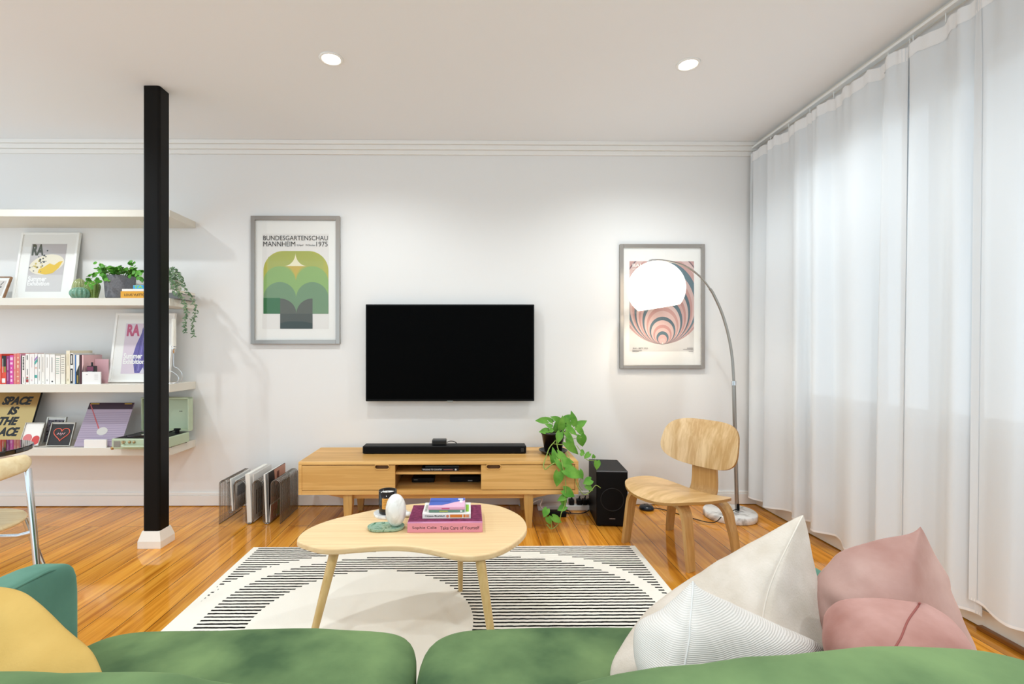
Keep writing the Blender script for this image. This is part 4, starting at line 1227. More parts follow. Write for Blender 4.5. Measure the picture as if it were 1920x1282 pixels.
# apron with tapered ends, then the legs
ap = [(-0.78, 0.222), (-0.60, 0.184), (0.60, 0.184), (0.78, 0.222)]
mb = MB(OAK)
for yy in (0.05, D - 0.07):
    b = bmesh.new()
    vs = [b.verts.new((x, yy, z)) for x, z in ap]
    f = b.faces.new(vs)
    r = bmesh.ops.extrude_face_region(b, geom=[f])
    for v in [e for e in r['geom'] if isinstance(e, bmesh.types.BMVert)]: v.co.y = yy + 0.02
    bmesh.ops.recalc_face_normals(b, faces=b.faces)
    mb.bm(b)
t.part('apron', mb)
def tleg(cx, cy, sgn):
    v = []
    for (z, w0, d0, sh) in ((CB_, 0.029, 0.026, 0.0), (0.15, 0.028, 0.025, 0.0), (0.0, 0.0165, 0.017, 0.004 * sgn)):
        v += [(cx - w0 + sh, cy - d0, z), (cx + w0 + sh, cy - d0, z), (cx + w0 + sh, cy + d0, z), (cx - w0 + sh, cy + d0, z)]
    f = [[0, 1, 2, 3][::-1], [8, 9, 10, 11]]
    for j in range(2):
        for k in range(4): f.append([j * 4 + k, j * 4 + (k + 1) % 4, (j + 1) * 4 + (k + 1) % 4, (j + 1) * 4 + k])
    return MB(wood_leg).add(v, [x[::-1] for x in f])
wood_leg = wood('oak_console_leg', 'd6aa63', 'b98a48', (26, 26, 1.1), 0.42)
LX0, LX1 = at_y(653.5, 940, 3.06).x - CXm, at_y(990.5, 940, 3.06).x - CXm
for cx, sg in ((LX0, -1), (LX1, 1)):
    for cy in (0.045, D - 0.06): t.part('leg', tleg(cx, cy, sg))

# things on and in the console
t = Thing('soundbar', 'long black soundbar lying on the oak console under the television', 'soundbar', (-0.19, 3.237, CT))
t.part('body', MB(plain('151415', 0.5, spec=0.25)).box(-0.552, 0.552, 0, 0.105, 0.004, 0.054, 0.006, 3))
t.part('front_grille', MB(plain('0e0d0d', 0.75, spec=0.15, bump=0.5, bscale=900)).box(-0.546, 0.546, -0.0015, 0.003, 0.008, 0.049, 0.001))
t.part('end_display', MB(plain('202022', 0.3)).box(0.515, 0.535, -0.0024, 0.0, 0.014, 0.040))
for x in (-0.5, 0.5): t.part('foot', MB(BLACK).box(x - 0.03, x + 0.03, 0.02, 0.08, 0, 0.006))
t = Thing('streaming_box', 'small black streaming box with a blue light sitting on the soundbar', 'media player', (at_y(823.5, 834, 3.275).x, 3.262, CT + 0.054))
t.part('case', MB(plain('141415', 0.35)).box(-0.049, 0.049, 0, 0.07, 0.0, 0.036, 0.007, 3))
t.part('indicator_light', MB(plain('3f6df0', 0.4, emit='4a78ff', estr=2.0)).lathe([(0, -0.0015), (0.0035, -0.001), (0.0035, 0)], (0.022, 0.001, 0.010), 12, M=Matrix.Rotation(R(90), 3, 'X')), label='small blue light')
c0 = at_y(838, 829, 3.31)
solo('black_cable', MB(BLACK).tube(catmull([c0, c0 + Vector((0.025, 0.01, 0.006)), c0 + Vector((0.055, 0.03, -0.004)), c0 + Vector((0.075, 0.055, -0.03)), Vector((c0.x + 0.08, 3.40, CT + 0.003)), Vector((c0.x + 0.07, 3.465, CT + 0.003))], 6), 0.0028, 8),
     'black cable running from the streaming box behind the soundbar', 'cable')
t = Thing('book', 'black book with white spine lettering lying in the open cubby of the console', 'book', (at_y(825, 881, 3.07).x, 3.075, 0.3572), group='books in the console cubby')
mb = MB(plain('141416', 0.45)).box(-0.118, 0.118, 0, 0.15, 0, 0.019, 0.001)
mb.mat(plain('e9e6e2', 0.6)).text('WALKING TO COUNTRY', -0.112, 0.005, 0.125, 0.009, -0.0005, fat=0.02)
mb.mat(plain('b8746a', 0.6)).flat([(0.022, 0.0065), (0.082, 0.0065), (0.082, 0.0115), (0.022, 0.0115)], -0.0005).mat(plain('f0eeea', 0.6)).flat(circle(0.1, 0.009, 0.006, 16), -0.0005)
t.part('cover', mb)
t = Thing('book', 'plain dark book lying on the black lettered one in the cubby', 'book', (at_y(828, 874, 3.08).x, 3.085, 0.3764), group='books in the console cubby')
t.part('cover', MB(plain('1b1c1e', 0.45)).box(-0.105, 0.112, 0, 0.14, 0, 0.012, 0.001))
t = Thing('set_top_box', 'black set-top box in the lower part of the console cubby', 'media player', (at_y(880, 905, 3.2).x - 0.03, 3.20, CB_ + 0.0265))
t.part('case', MB(BLACK_SATIN).box(-0.10, 0.10, 0, 0.16, 0.003, 0.040, 0.004))
t.part('display', MB(plain('8e9296', 0.4)).box(0.02, 0.05, -0.0008, 0.001, 0.010, 0.016))
t = Thing('router', 'small dark device at the left of the lower console cubby', 'media player', (at_y(793, 905, 3.2).x, 3.2, CB_ + 0.0265))
t.part('case', MB(BLACK).box(-0.075, 0.075, 0, 0.12, 0.0, 0.030, 0.006))
t.part('display', MB(plain('70757a', 0.4)).box(-0.06, -0.035, -0.0008, 0.001, 0.016, 0.021))

# ================================================================ POTHOS ON THE CONSOLE
PB = Vector((0.545, 3.25, CT))
t = Thing('pothos_plant', 'trailing pothos in a black pot and saucer hanging over the right end of the console', 'potted plant', tuple(PB))
t.part('saucer', MB(plain('14161a', 0.25)).lathe([(0.0, 0.0), (0.072, 0.0), (0.094, 0.026), (0.097, 0.026), (0.093, 0.020), (0.07, 0.006), (0.0, 0.006)], n=40))
t.part('pot', MB(plain('1a1415', 0.28)).lathe([(0.0, 0.006), (0.056, 0.006), (0.078, 0.135), (0.083, 0.135), (0.084, 0.150), (0.076, 0.150), (0.072, 0.125), (0.0, 0.125)], n=40))
t.part('soil', MB(plain('2b2019', 0.95)).lathe([(0.0, 0.131), (0.0725, 0.128)], n=24))
fo, st = MB(LEAF), MB(STEM)
sc = 220.0 / 1175.0
def zz(a, b): return 980 + a * sc, 760 + b * sc
# leaf list from the close-up: base x, base y, tip x, tip y, width, depth
LEAVES = [(245, 150, 133, 148, 60, 3.25), (300, 165, 232, 112, 40, 3.28), (290, 215, 230, 185, 45, 3.20), (255, 250, 168, 262, 55, 3.20), (300, 240, 262, 262, 40, 3.19),
          (375, 150, 285, 112, 50, 3.28), (385, 240, 395, 105, 66, 3.20), (430, 215, 460, 130, 50, 3.30), (415, 150, 505, 90, 66, 3.30), (520, 190, 490, 58, 62, 3.27), (530, 215, 637, 150, 70, 3.27),
          (440, 215, 550, 292, 60, 3.20), (545, 220, 625, 305, 60, 3.24), (580, 300, 605, 410, 92, 3.20), (430, 270, 530, 400, 56, 3.17), (375, 270, 350, 372, 66, 3.15),
          (435, 370, 560, 488, 75, 3.14), (250, 330, 285, 240, 30, 3.22), (330, 250, 322, 175, 44, 3.22), (350, 240, 352, 120, 60, 3.24), (470, 205, 440, 118, 44, 3.26),
          (352, 480, 475, 580, 72, 3.03), (330, 565, 305, 425, 62, 3.02), (300, 575, 270, 480, 30, 3.02), (335, 545, 405, 660, 46, 3.0), (400, 560, 505, 610, 84, 3.0), (400, 545, 508, 560, 60, 3.02),
          (425, 640, 590, 710, 110, 2.985), (570, 650, 605, 735, 46, 3.0), (360, 665, 345, 805, 96, 2.985), (410, 845, 520, 905, 88, 2.985),
          (580, 470, 620, 480, 60, 3.12), (668, 480, 615, 525, 46, 3.10), (710, 525, 708, 488, 36, 3.08), (745, 555, 742, 640, 62, 3.06), (685, 745, 605, 775, 72, 3.0), (635, 800, 700, 845, 50, 3.0),
          (435, 905, 345, 945, 54, 2.98), (400, 930, 425, 1005, 64, 2.98), (430, 1010, 350, 1045, 62, 2.98), (245, 1035, 205, 1110, 64, 2.97), (290, 1120, 240, 1150, 36, 2.97), (255, 1115, 275, 1188, 60, 2.97),
          (300, 1115, 388, 1165, 62, 2.97)]
rnd = random.Random(9)
for (x0, y0, x1, y1, wd_, dep) in LEAVES:
    a, b_ = at_y(*zz(x0, y0), dep) - PB, at_y(*zz(x1, y1), dep) - PB
    L_ = (b_ - a).length
    W_ = wd_ * sc * dep / FPX
    tilt = rnd.uniform(-0.25, 0.25)
    d = (b_ - a) + Vector((0, -0.3 * L_ * rnd.uniform(0, 1), 0))
    leaf(fo, a, d, (tilt, -1.0, 0.45 + rnd.uniform(-.2, .3)), L_ * 1.05, W_ * 0.98, 0.2, 0.16, heart=0.18, n=7)
def vine(pts, dep, r=0.0028):
    dl = dep if isinstance(dep, (list, tuple)) else [dep] * len(pts)
    st.tube(catmull([at_y(*zz(a, b_), d_) - PB for (a, b_), d_ in zip(pts, dl)], 6), r, 7)
vine([(330, 330), (320, 360), (270, 420), (240, 500), (210, 590), (225, 640), (270, 605), (320, 575)], [3.22, 3.16, 3.10, 3.04, 3.0, 2.99, 2.99, 2.99], 0.0035)
vine([(330, 300), (345, 400), (375, 500), (395, 580), (410, 660), (430, 760), (430, 850), (425, 920), (420, 1000), (385, 1080)], [3.22, 3.13, 3.05, 2.99, 2.98, 2.98, 2.98, 2.975, 2.975, 2.97], 0.0032)
vine([(385, 1080), (360, 1180), (290, 1235), (245, 1190)], 2.97, 0.0026)
vine([(290, 1125), (285, 1235), (240, 1190)], 2.97, 0.0022)
vine([(425, 320), (470, 350), (520, 330), (590, 320)], [3.2, 3.2, 3.2, 3.2], 0.0022)
vine([(440, 460), (480, 560), (520, 700), (545, 800), (610, 890), (680, 860), (730, 800), (780, 825)], [3.1, 3.04, 3.0, 2.99, 2.99, 2.99, 3.0, 3.0], 0.0026)
vine([(540, 400), (600, 480), (640, 540), (690, 550), (740, 560)], [3.18, 3.12, 3.1, 3.08, 3.06], 0.0022)
vine([(590, 720), (560, 790), (600, 850)], 3.0, 0.002)
vine([(310, 385), (420, 390), (470, 350)], [3.16, 3.15, 3.18], 0.003)
for (x0, y0, x1, y1, wd_, dep) in LEAVES[:21]:
    a = at_y(*zz(x0, y0), dep) - PB
    st.tube(catmull([Vector((a.x * 0.35, a.y * 0.4, 0.128)), Vector((a.x * 0.75, a.y * 0.7, max(0.14, a.z * 0.75))), a], 5), 0.0018, 6)
t.part('foliage', fo, label='heart-shaped green leaves'); t.part('stems', st, label='yellow-green trailing stems')

# ================================================================ SUBWOOFER, CABLES
t = Thing('subwoofer', 'black floor-standing subwoofer between the console and the lounge chair', 'speaker', (0.8925, 3.066, 0), (0, 0, R(-5)))
t.part('cabinet', MB(plain('0d0c0d', 0.45, spec=0.14, bump=0.05)).box(-0.0985, 0.0985, 0, 0.32, 0.006, 0.358, 0.003))
t.part('top_trim', MB(plain('5a5a5c', 0.3)).box(-0.0985, 0.0985, -0.003, 0.006, 0.349, 0.357, 0.002), label='thin grey front edge')
t.part('front_grille', MB(plain('0b0a0a', 0.65, spec=0.15, bump=0.4, bscale=800)).box(-0.095, 0.095, -0.005, 0.001, 0.012, 0.347, 0.002))
mb = MB(plain('161515', 0.5)).tube([Vector((0.072 * math.cos(R(a)), -0.0052, 0.175 + 0.072 * math.sin(R(a)))) for a in range(0, 360, 10)], 0.0022, 6, closed=True)
t.part('driver_ring', mb)
t.part('badge', MB(plain('b9b9bb', 0.3, 0.6)).text('SAMSUNG', -0.018, 0.050, 0.037, 0.0062, -0.0056, fat=0.02), label='small silver maker name')
for x in (-0.08, 0.08):
    for y in (0.02, 0.3): t.part('foot', MB(BLACK).cyl((x, y, 0), (x, y, 0.008), 0.012))

t = Thing('power_strip', 'white power strip with black plugs on the floor by the wall behind the console end', 'power strip', (0.72, 3.40, 0))
t.part('body', MB(plain('e8e6e2', 0.4)).box(-0.26, 0.13, -0.03, 0.03, 0, 0.036, 0.006))
for x in (-0.02, 0.035, 0.075, 0.115):
    t.part('plug', MB(BLACK).box(x - 0.018, x + 0.018, -0.022, 0.022, 0.036, 0.075, 0.006).cyl((x, 0.0, 0.075), (x + 0.006, 0.0, 0.098), 0.006, 0.003), label='black plug')
t = Thing('power_adaptor', 'black power adaptor brick on the floor under the trailing pothos', 'power adaptor', (0.575, 3.27, 0))
t.part('brick', MB(BLACK_SATIN).box(-0.06, 0.06, -0.03, 0.03, 0, 0.036, 0.006))
t.part('lead', MB(BLACK).tube(catmull([(0.06, 0, 0.018), (0.10, 0.03, 0.012), (0.08, 0.10, 0.01), (0.0, 0.14, 0.008)], 6), 0.003, 7))
solo('white_cable', MB(plain('e6e4e0', 0.4)).tube(catmull([Vector((0.40, 3.40, 0.052)), Vector((0.36, 3.30, 0.055)), at_y(1015, 935, 3.22), at_y(1013, 947, 3.2), at_y(1021, 955, 3.2), at_z(1029, 957, 0.006)], 8), 0.0045, 8),
     'white cable looping on the floor behind the right console leg', 'cable')
solo('white_cable', MB(plain('dedcd8', 0.4)).tube(catmull([at_z(990, 951, 0.005), at_z(975, 948, 0.005), at_z(962, 941, 0.005), Vector((-0.1, 3.42, 0.02)), Vector((-0.2, 3.46, 0.10)), Vector((-0.24, 3.48, 0.2))], 8), 0.004, 8),
     'white cable hanging down behind the middle of the console', 'cable')
solo('black_cable', MB(BLACK).tube(catmull([Vector((0.62, 3.36, 0.006)), Vector((0.66, 3.31, 0.006)), Vector((0.74, 3.30, 0.006)), Vector((0.80, 3.345, 0.006)), Vector((0.86, 3.45, 0.006))], 8), 0.003, 7),
     'black cable lying on the floor beside the subwoofer', 'cable')
solo('black_cable', MB(BLACK).tube(catmull([at_y(1075, 925, 3.42), at_z(1068, 946, 0.006), at_z(1085, 951, 0.006), at_z(1100, 950, 0.006)], 8), 0.003, 7),
     'black cable dropping from the plugs to the floor left of the subwoofer', 'cable')

# ================================================================ MAGAZINE RACK
RD = 0.31
XR = [-1.644, -1.588, -1.550, -1.474, -1.429, -1.361, -1.310, -1.250]
RX = -1.447
def rack_profile():
    p = []
    TOP, B1, B2 = 0.287, 0.075, 0.0028
    def arch(x0, x1, z):                                 # over the top
        r_ = (x1 - x0) / 2
        return [(x0 + r_ - r_ * math.cos(R(a)), z - r_ + r_ * math.sin(R(a))) for a in range(0, 181, 20)]
    def cup(x0, x1, z):
        r_ = (x1 - x0) / 2
        return [(x0 + r_ - r_ * math.cos(R(a)), z + r_ - r_ * math.sin(R(a))) for a in range(0, 181, 20)]
    p.append((XR[0], 0.003))
    p += arch(XR[0], XR[1], TOP); p += cup(XR[1], XR[2], B1)
    p += arch(XR[2], XR[3], TOP); p += cup(XR[3], XR[4], B2)
    p += arch(XR[4], XR[5], TOP); p += cup(XR[5], XR[6], B2)
    p += arch(XR[6], XR[7], TOP); p.append((XR[7], 0.003))
    return [Vector((x - RX, 0, z)) for x, z in p]
t = Thing('magazine_rack', 'chrome wire magazine rack with three pockets on the floor left of the console', 'magazine rack', (RX, 3.13, 0))
prof = rack_profile()
base = None
NW = 20
for i in range(NW):
    y = RD * i / (NW - 1)
    if base is None:
        base = t.part('wire', MB(RACK_STEEL).tube(prof, 0.0023, 6))
    else:
        c = base.copy(); COL.objects.link(c); c.parent = t.o; c.location = (0, y, 0)
for x, z in ((XR[0], 0.003), (XR[7], 0.003), ((XR[0] + XR[1]) / 2 - 0.02, 0.27), ((XR[6] + XR[7]) / 2 - 0.02, 0.27), ((XR[4] + XR[5]) / 2 - 0.02, 0.27), ((XR[2] + XR[3]) / 2 - 0.02, 0.27)):
    t.part('cross_wire', MB(RACK_STEEL).cyl((x - RX, -0.003, z), (x - RX, RD + 0.003, z), 0.0022, n=8))
# what stands in it: each sheet bundle leans a little
def mag(name, lab, cat, xb, xt, zb, zt, th, y0, y1, cover, marks=None, pagesc='ece8e0'):
    t = Thing(name, lab, cat, (xb, y0, zb), (0, math.atan2(xt - xb, zt - zb), 0), 'papers in the magazine rack')
    h = math.hypot(xt - xb, zt - zb)
    mb = MB(plain(cover, 0.35)).box(-th / 2, -th / 2 + 0.0015, 0, y1 - y0, 0, h).box(th / 2 - 0.0015, th / 2, 0, y1 - y0, 0, h)
    if marks: marks(mb, th, y1 - y0, h)
    t.part('cover', mb)
    t.part('pages', MB(plain(pagesc, 0.7)).box(-th / 2 + 0.0015, th / 2 - 0.0015, 0.001, y1 - y0 - 0.003, 0.001, h - 0.002))
def sidepatch(mb, th, y0, y1, z0, z1, c):
    x = th / 2 + 0.0004
    mb.mat(plain(c, 0.4)).add([(x, y0, z0), (x, y1, z0), (x, y1, z1), (x, y0, z1)], [[0, 1, 2, 3]])
rnd = random.Random(4)
def newsprint(mb, th, d, h):
    for k in range(14): sidepatch(mb, th, 0.01 + rnd.uniform(0, d * 0.4), d * rnd.uniform(0.6, 0.95), h * (0.08 + k * 0.06), h * (0.08 + k * 0.06) + 0.004, ('8f9094', 'a9a9ac')[k % 2])
    sidepatch(mb, th, 0.02, d * 0.5, h * 0.45, h * 0.8, '77787c')
mag('newspaper', 'folded grey newspaper fanning out in the left pocket of the wire rack', 'newspaper', -1.568, -1.588 + 0.006, 0.080, 0.288, 0.010, 3.15, 3.42, 'dcdad6', newsprint)
mag('newspaper', 'printed newspaper leaning right in the left pocket of the wire rack', 'newspaper', -1.566 + 0.008, -1.548, 0.080, 0.280, 0.008, 3.15, 3.42, 'c9c7c4', newsprint)
mag('magazine', 'thick white magazine in the middle pocket of the wire rack', 'magazine', -1.452, -1.466, 0.008, 0.325, 0.028, 3.136, 3.43, 'f3efea', None)
mag('magazine', 'white catalogue behind the thick white magazine, right side of the middle pocket', 'magazine', -1.4335, -1.435, 0.008, 0.318, 0.006, 3.15, 3.43, 'e6e0da', lambda mb, th, d, h: [sidepatch(mb, th, 0.03 + 0.03 * k, 0.045 + 0.03 * k, 0.04, 0.2, '3d3b3d') for k in range(5)])
def fashion(mb, th, d, h):
    sidepatch(mb, th, 0.0, d, 0.1 * h, h, '1d1716')
    x = th / 2 + 0.0008
    mb.mat(plain('c9927c', 0.4)).add([(x, 0.11, h * 0.66), (x, d, h * 0.72), (x, d, h), (x, 0.09, h)], [[0, 1, 2, 3]])
    mb.mat(plain('6b3a2c', 0.4)).add([(x + .0003, 0.13, h * 0.72), (x + .0003, 0.17, h * 0.72), (x + .0003, 0.175, h * 0.93), (x + .0003, 0.135, h * 0.93)], [[0, 1, 2, 3]])
    mb.mat(plain('7c2b30', 0.4)).add([(x, 0.02, h * 0.12), (x, 0.10, h * 0.12), (x, 0.08, h * 0.45), (x, 0.03, h * 0.5)], [[0, 1, 2, 3]])
mag('magazine', 'white-covered magazine at the left of the right-hand rack pocket', 'magazine', -1.342, -1.356, 0.008, 0.322, 0.010, 3.136, 3.42, 'f0ece6', None)
mag('magazine', 'magazine with a dark portrait cover in the right-hand rack pocket', 'magazine', -1.331, -1.334, 0.008, 0.330, 0.006, 3.138, 3.42, '231b1a', fashion)
def garden(mb, th, d, h):
    sidepatch(mb, th, 0.0, d * .45, 0.0, h * .95, 'b0433f'); sidepatch(mb, th, d * .2, d * .55, 0.02, h * .5, 'd3c24a'); sidepatch(mb, th, d * .5, d, 0.0, h * .95, '4f8a3e')
mag('magazine', 'small colourful red and green booklet low in the right-hand rack pocket', 'magazine', -1.3235, -1.3165, 0.010, 0.125, 0.005, 3.138, 3.36, 'e8e2d8', garden)

# ================================================================ LOUNGE CHAIR
t = Thing('lounge_chair', 'low bent-plywood lounge chair facing the rug, between the subwoofer and the arc lamp', 'chair', (1.178, 2.7285, 0), (0, 0, math.atan2(-0.871, 0.491)))
def seat_z(x, y):
    u = max(-1, min(1, x / 0.275))
    bk = max(0.0, min(1.0, (y + 0.16) / 0.36)); bk = bk * bk * (3 - 2 * bk)
    fr = max(0.0, (-y - 0.17) / 0.10)
    return 0.352 - 0.055 * bk * (1 - 0.75 * u * u) - 0.022 * fr * fr + 0.006 * u * u
def seat_xy(r, a):
    c_, s_ = math.cos(a), math.sin(a)
    n_ = 3.0
    k = (abs(c_) ** n_ + abs(s_) ** n_) ** (-1 / n_)
    x, y = 0.272 * r * k * c_, 0.225 * r * k * s_ - 0.025
    f = y / 0.2
    x *= 1 - 0.10 * max(0, f) ** 2 - 0.05 * max(0, -f) ** 2
    y -= 0.03 * (1 - (x / 0.28) ** 2) * (1 if s_ < 0 else 0.4) * abs(s_) * r
    return x, y
TH = 0.014
mb = MB(PLY)
def shell(mb, xy, zf, nr=9, na=56, edge=None):
    vs, fs = [], []
    for side in (0, 1):
        for j in range(nr + 1):
            for i in range(na):
                x, y = xy(max(1e-4, j / nr), 2 * math.pi * i / na)
                vs.append((x, y, zf(x, y) - TH * side))
    N_ = (nr + 1) * na
    for side in (0, 1):
        for j in range(nr):
            for i in range(na):
                q = [side * N_ + j * na + i, side * N_ + j * na + (i + 1) % na, side * N_ + (j + 1) * na + (i + 1) % na, side * N_ + (j + 1) * na + i]
                fs.append(q[::-1] if side == 0 else q)
    mb.add(vs, fs, True)
    rim = []
    for i in range(na):
        rim.append([nr * na + i, N_ + nr * na + i, N_ + nr * na + (i + 1) % na, nr * na + (i + 1) % na])
    if edge: mb.mat(edge)
    mb.add(vs, rim, False)
PLY_EDGE = wood('plywood_edge', 'b88a4c', '9c7038', (3, 3, 60), 0.45)
shell(mb, seat_xy, seat_z, edge=PLY_EDGE)
t.part('seat', mb)
# backrest: rounded panel, hollow towards the sitter, tilted back
mb = MB(PLY_BACK)
BZ, BYc, TILT = 0.582, 0.215, R(16)
def back_pt(r, a, side):
    c_, s_ = math.cos(a), math.sin(a)
    n_ = 3.2
    k = (abs(c_) ** n_ + abs(s_) ** n_) ** (-1 / n_)
    x, z = 0.246 * r * k * c_, 0.140 * r * k * s_
    x *= 1 - 0.07 * (z / 0.14)
    y = -0.055 * (x / 0.246) ** 2 + 0.012 * (z / 0.14) ** 2 + TH * side
    return Vector((x, BYc + y * math.cos(TILT) + z * math.sin(TILT), BZ + z * math.cos(TILT) - y * math.sin(TILT)))
nr, na = 9, 60
vs, fs, rim = [], [], []
for side in (0, 1):
    for j in range(nr + 1):
        for i in range(na): vs.append(back_pt(max(1e-4, j / nr), 2 * math.pi * i / na, side))
N_ = (nr + 1) * na
for side in (0, 1):
    for j in range(nr):
        for i in range(na):
            q = [side * N_ + j * na + i, side * N_ + j * na + (i + 1) % na, side * N_ + (j + 1) * na + (i + 1) % na, side * N_ + (j + 1) * na + i]
            fs.append(q if side == 0 else q[::-1])
for i in range(na): rim.append([nr * na + i, nr * na + (i + 1) % na, N_ + nr * na + (i + 1) % na, N_ + nr * na + i])
mb.add(vs, fs, True); mb.mat(PLY_EDGE).add(vs, rim)
t.part('backrest', mb)
sp_ = catmull([(0, -0.10, 0.318), (0, 0.02, 0.288), (0, 0.12, 0.266), (0, 0.185, 0.270), (0, 0.222, 0.305), (0, 0.232, 0.36), (0, 0.232, 0.43), (0, 0.238, 0.50), (0, 0.25, 0.56), (0, 0.268, 0.62)], 5)
t.part('spine', MB(PLY_LEG).strip(sp_, (1, 0, 0), [0.19 - 0.05 * i / (len(sp_) - 1) for i in range(len(sp_))], 0.016), label='bent plywood spine')
for (sx, sy, zt) in ((-1, -1, 0.322), (1, -1, 0.322), (-1, 1, 0.268), (1, 1, 0.268)):
    yy = sy * 0.178
    pth = catmull([(0.0, yy, zt + 0.004), (sx * 0.10, yy, zt + 0.002), (sx * 0.150, yy, zt - 0.008), (sx * 0.178, yy + sy * 0.003, zt - 0.045), (sx * 0.190, yy + sy * 0.006, zt - 0.10),
                   (sx * 0.205, yy + sy * 0.012, 0.10), (sx * 0.217, yy + sy * 0.017, 0.0)], 5)
    nn = len(pth)
    t.part('leg', MB(PLY_LEG).strip(pth, (0, 1, 0), [0.085 - 0.032 * (i / (nn - 1)) ** 1.3 for i in range(nn)], 0.019))

# ================================================================ ARC LAMP
LY = 3.20
lb = Vector((1.742, 3.235, 0))
t = Thing('arc_lamp', 'chrome arc floor lamp with a glowing white dome shade and round marble base', 'floor lamp', tuple(lb))
t.part('marble_base', MB(MARBLE).lathe([(0.0, 0.0), (0.160, 0.0), (0.166, 0.005), (0.166, 0.040), (0.160, 0.046), (0.0, 0.046)], n=64))
def L_(px, py): return at_y(px, py, LY) - lb
pole = [Vector((L_(1382, 963).x, L_(1382, 963).y, 0.046)), L_(1380, 880), L_(1377.5, 790), L_(1376, 719)]
t.part('pole', MB(STEEL).tube(catmull(pole, 6), 0.0125, 16))
t.part('pole_collar', MB(CHROME).cyl(L_(1376, 722), L_(1375.8, 714), 0.0155, n=20))
arc = [L_(1376, 719), L_(1373, 672), L_(1366, 630), L_(1354, 588), L_(1338, 552), L_(1331, 541)]
t.part('arc_lower_tube', MB(STEEL).tube(catmull(arc, 6), 0.0088, 14))
arc2 = [L_(1333, 544), L_(1318, 524), L_(1300, 508), L_(1278, 496), L_(1255, 490), L_(1238, 487.5), L_(1222, 487)]
t.part('arc_upper_tube', MB(STEEL).tube(catmull(arc2, 6), 0.0058, 12))
SH = L_(1230, 541)
tl = R(-9)
Mt = Matrix.Rotation(tl, 3, 'Y')
prof = [(0.185 * math.sin(R(a)), 0.185 * math.cos(R(a))) for a in range(6, 136, 4)]
inner = [(r_ - 0.004 * math.sin(R(a_)), z_ - 0.004 * math.cos(R(a_))) for (r_, z_), a_ in zip(prof, range(6, 136, 4))]
shade_m = plain('fbf8f1', 0.35, emit='fff4e4', estr=1.15)
t.part('lamp_shade', MB(shade_m).lathe(prof + inner[::-1], SH, 56, M=Mt), label='glowing white glass dome')
t.part('shade_cap', MB(CHROME).lathe([(0.0, 0.198), (0.014, 0.198), (0.030, 0.188), (0.034, 0.180), (0.0, 0.182)], SH, 24, M=Mt).cyl(SH + Mt @ Vector((0, 0, 0.19)), L_(1224, 487), 0.006, n=12))
t.part('bulb', MB(plain('fffdf8', 0.4, emit='fff2dc', estr=3.0)).ell(SH + Mt @ Vector((0, 0, 0.02)), 0.032, 0.032, 0.042, 16, 10))
l = bpy.data.lights.new('arc_lamp_bulb', 'POINT'); l.energy = 4; l.color = (1.0, 0.92, 0.80); l.shadow_soft_size = 0.05
o = bpy.data.objects.new('arc_lamp_bulb', l); o.parent = t.o; o.location = SH + Vector((0, 0, -0.02)); COL.objects.link(o)
t.part('cord_outlet', MB(BLACK).box(pole[0].x - 0.008, pole[0].x + 0.008, pole[0].y - 0.018, pole[0].y - 0.006, 0.06, 0.105, 0.002))
t = Thing('foot_dimmer', 'round black-blue foot dimmer on the floor behind the lounge chair', 'switch', (1.235, 3.40, 0))
t.part('case', MB(plain('14202e', 0.25)).lathe([(0.0, 0.0), (0.050, 0.0), (0.050, 0.014), (0.042, 0.026), (0.02, 0.030), (0.0, 0.030)], n=32))
t.part('pedal', MB(plain('10141a', 0.3)).box(-0.012, 0.02, -0.026, 0.026, 0.022, 0.034, 0.004))
cpts = [Vector((1.28, 3.39, 0.012)), Vector((1.36, 3.37, 0.004)), Vector((1.46, 3.22, 0.004)), Vector((1.55, 3.08, 0.02)), Vector((1.66, 3.15, 0.05)), Vector((lb.x + pole[0].x - 0.004, lb.y + pole[0].y - 0.02, 0.075))]
solo('black_cable', MB(BLACK).tube(catmull(cpts, 8), 0.003, 7), 'thin black cord running from the foot dimmer to the arc lamp pole', 'cable')

# ================================================================ RUG
RX0, RX1, RY0, RY1 = -1.247, 0.930, 1.095, 2.745
b = bmesh.new()
bmesh.ops.create_grid(b, x_segments=60, y_segments=44, size=0.5)
for v in b.verts:
    x, y = RUGC[0] + v.co.x * (RX1 - RX0), (RY0 + RY1) / 2 + v.co.y * (RY1 - RY0)
    ripple = 0.004 * math.exp(-((y - 1.86 - 0.30 * (x + 0.5)) / 0.05) ** 2) * (1 if -0.75 < x < 0 else 0)
    v.co = Vector((x, y, 0.010 + ripple))
r = bmesh.ops.extrude_edge_only(b, edges=[e for e in b.edges if e.is_boundary])
for v in [e for e in r['geom'] if isinstance(e, bmesh.types.BMVert)]: v.co.z = 0.0015
rug = solo('rug', MB(rug_mat()).bm(b), 'cream rug with thin black stripes and a plain round, under the coffee table', 'rug')

# ================================================================ COFFEE TABLE
TZ = 0.41
OUT = [(556.7, 1011), (564, 999.5), (586, 986), (622, 973), (670, 961.5), (718, 951.6), (766, 944.8), (825, 941), (885, 941.5), (918, 944.5), (945, 950.5), (976, 966), (988, 985), (981, 1003), (957, 1021.5), (924, 1035.5),
       (885.4, 1041.5), (854, 1039.5), (825.5, 1033), (789.6, 1026), (753.7, 1022.5), (717.7, 1022.5), (669.8, 1025.5), (629, 1028.5), (598, 1027), (574, 1020.5), (560.8, 1015.5)]
poly = catmull([at_z(a, b_, TZ) for a, b_ in OUT], 5, closed=True)
tc_ = Vector((-0.22, 1.93, 0))
t = Thing('coffee_table', 'kidney-shaped pale oak coffee table on three splayed legs on the striped rug', 'coffee table', tuple(tc_))
pl2 = [(p.x - tc_.x, p.y - tc_.y) for p in poly]
t.part('tabletop', MB(ASH).prism(pl2, TZ - 0.024, TZ, 0.007, 3))
